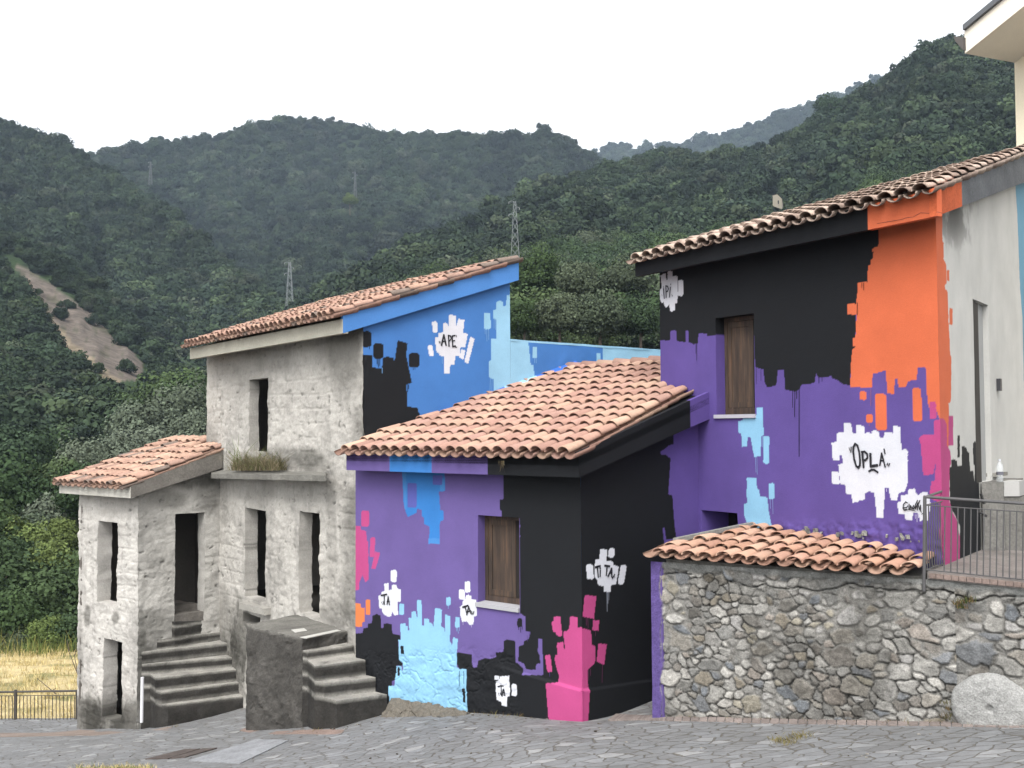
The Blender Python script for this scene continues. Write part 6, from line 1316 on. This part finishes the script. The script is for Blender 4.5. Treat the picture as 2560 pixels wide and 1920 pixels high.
# weeds on the balcony
bc = GF.h3(640, 1180, .18)
plant = blades('balcony_plant', [tuple(GF.h3(x, 1176, .16)) for x in list(range(590, 700, 9)) + [612, 620, 640, 650]], 90, .30, lin('#8d8068'), lin('#6c7148'), None, 'dry wild bush growing on the balcony slab under the upper window', 'plant', .085, .0035, 1.5, 11)
blades('balcony_plant', [tuple(GF.h3(x, 1172, .16)) for x in (586, 594, 602, 612, 640)], 16, .5, lin('#6f8048'), lin('#7f8a50'), None, 'spiky green weed at the left end of the balcony slab', 'plant', .04, .006, .7, 12)
blades('gutter_weed', [tuple(PF.h3(1256, 1152, .33)), ], 14, -.12, lin('#b7a680'), BRN, None, 'wisp of dry grass hanging from the purple house eave', 'plant', .015, .003, .3, 13)
blades('wall_plant', [tuple(SW.h3(x, y, .05)) for x, y in ((2395, 1512), (2412, 1508), (2402, 1520), (2425, 1505))], 40, .06, lin('#4f5a34'), BRN, None, 'dark green weed growing from a joint below the terrace edge', 'plant', .03, .004, 1.2, 14)
blades('wall_plant', [tuple(SW.h3(x, y, .05)) for x, y in ((2370, 1760), (2378, 1790), (2372, 1775), (2365, 1797))], 26, .06, lin('#5b5a35'), BRN, None, 'brownish weed in the gap left of the millstone', 'plant', .03, .003, 1.0, 15)
# bare dry saplings by the annex
mb = MB(); 
for x0_, y0_, x1_, y1_ in ((196, 1690, 172, 1628), (172, 1628, 168, 1600), (196, 1690, 186, 1640), (186, 1640, 192, 1622), (140, 1735, 92, 1695), (128, 1728, 140, 1720)):
    mb.bar(at_y(x0_, y0_, 24.5), at_y(x1_, y1_, 24.5), .012, 5, .006, col=lin('#6b5a45'))
sg = mb.build('dry_branch', M['bark'], None); tag(sg, 'bare dry branches sticking up from the field beside the annex', 'branch')
# earth mound at the blue foot of the painted front
mb = MB(); pts_ = [(975, 1744), (1040, 1752), (1110, 1766), (1170, 1778)]; low_ = [(985, 1772), (1050, 1780), (1115, 1786), (1175, 1788)]
A_ = [PF.h3(x, y, .05) for x, y in pts_]; B_ = []
for q in A_:
    w_ = q + Vector((PF.n.x, PF.n.y, 0)) * .2; B_.append(Vector((w_.x, w_.y, gz1(w_.x, w_.y) - .01)))
for i in range(3): mb.add([A_[i] - Vector((0, 0, 0)), A_[i + 1], B_[i + 1], B_[i]], [(0, 1, 2, 3)], lin('#807a70'))
for i in range(3): mb.add([A_[i], A_[i + 1], A_[i + 1] + Vector((.1, .15, -.3)), A_[i] + Vector((.1, .15, -.3))], [(3, 2, 1, 0)], lin('#807a70'))
em = mb.build('soil', M['stone'], None); roughen(em, .03, .075, 11); em['kind'] = 'structure'
# small stones and leaves on the street
mb = MB(); r_ = np.random.default_rng(77)
for _ in range(170):
    x, y = r_.uniform(0, 2560), r_.uniform(1800, 1915)
    if r_.random() < .5: x, y = r_.choice([r_.uniform(980, 1460), r_.uniform(1680, 2400), r_.uniform(760, 980)]), 0
    if y == 0: y = np.interp(x, [760, 880, 980, 1460, 1680, 2400], [1832, 1815, 1776, 1802, 1798, 1812]) + r_.uniform(0, 6)
    p = on_ground(x, y, 0); s_ = r_.uniform(.006, .02); mb.box((p.x, p.y, p.z), s_ * 1.6, s_, s_ * .5, r_.uniform(0, 3), col=lin(r_.choice(['#9a958c', '#6e6455', '#b7b2a8', '#54483c'])))
gv = mb.build('gravel', M['stone'], None); tag(gv, 'scattered grit and crumbs of mortar on the paving', 'gravel', None, 'stuff')

# ================================================================== HAZE
def haze(density, col):
    m = bpy.data.materials.new('haze'); m.use_nodes = True; t = m.node_tree; t.nodes.clear(); out = t.nodes.new('ShaderNodeOutputMaterial'); v = t.nodes.new('ShaderNodeVolumePrincipled')
    v.inputs['Color'].default_value = (*col, 1); v.inputs['Density'].default_value = density; v.inputs['Anisotropy'].default_value = 0.0; t.links.new(v.outputs[0], out.inputs['Volume'])
    mb = MB(); zs = [v_[2] for h in HILLS.values() for v_ in h[1].reshape(-1, 3)[::7]]; z0, z1 = min(zs) - 60, max(zs) + 60
    mb.hexa(*[(x, y, z) for z in (z0, z1) for x, y in ((-1500, -60), (1800, -60), (1800, 2400), (-1500, 2400))]); o = mb.build('haze', m, None, colors=False); o['kind'] = 'stuff'; return o
if HAZE: haze(HAZE, (.64, .80, 1.0))
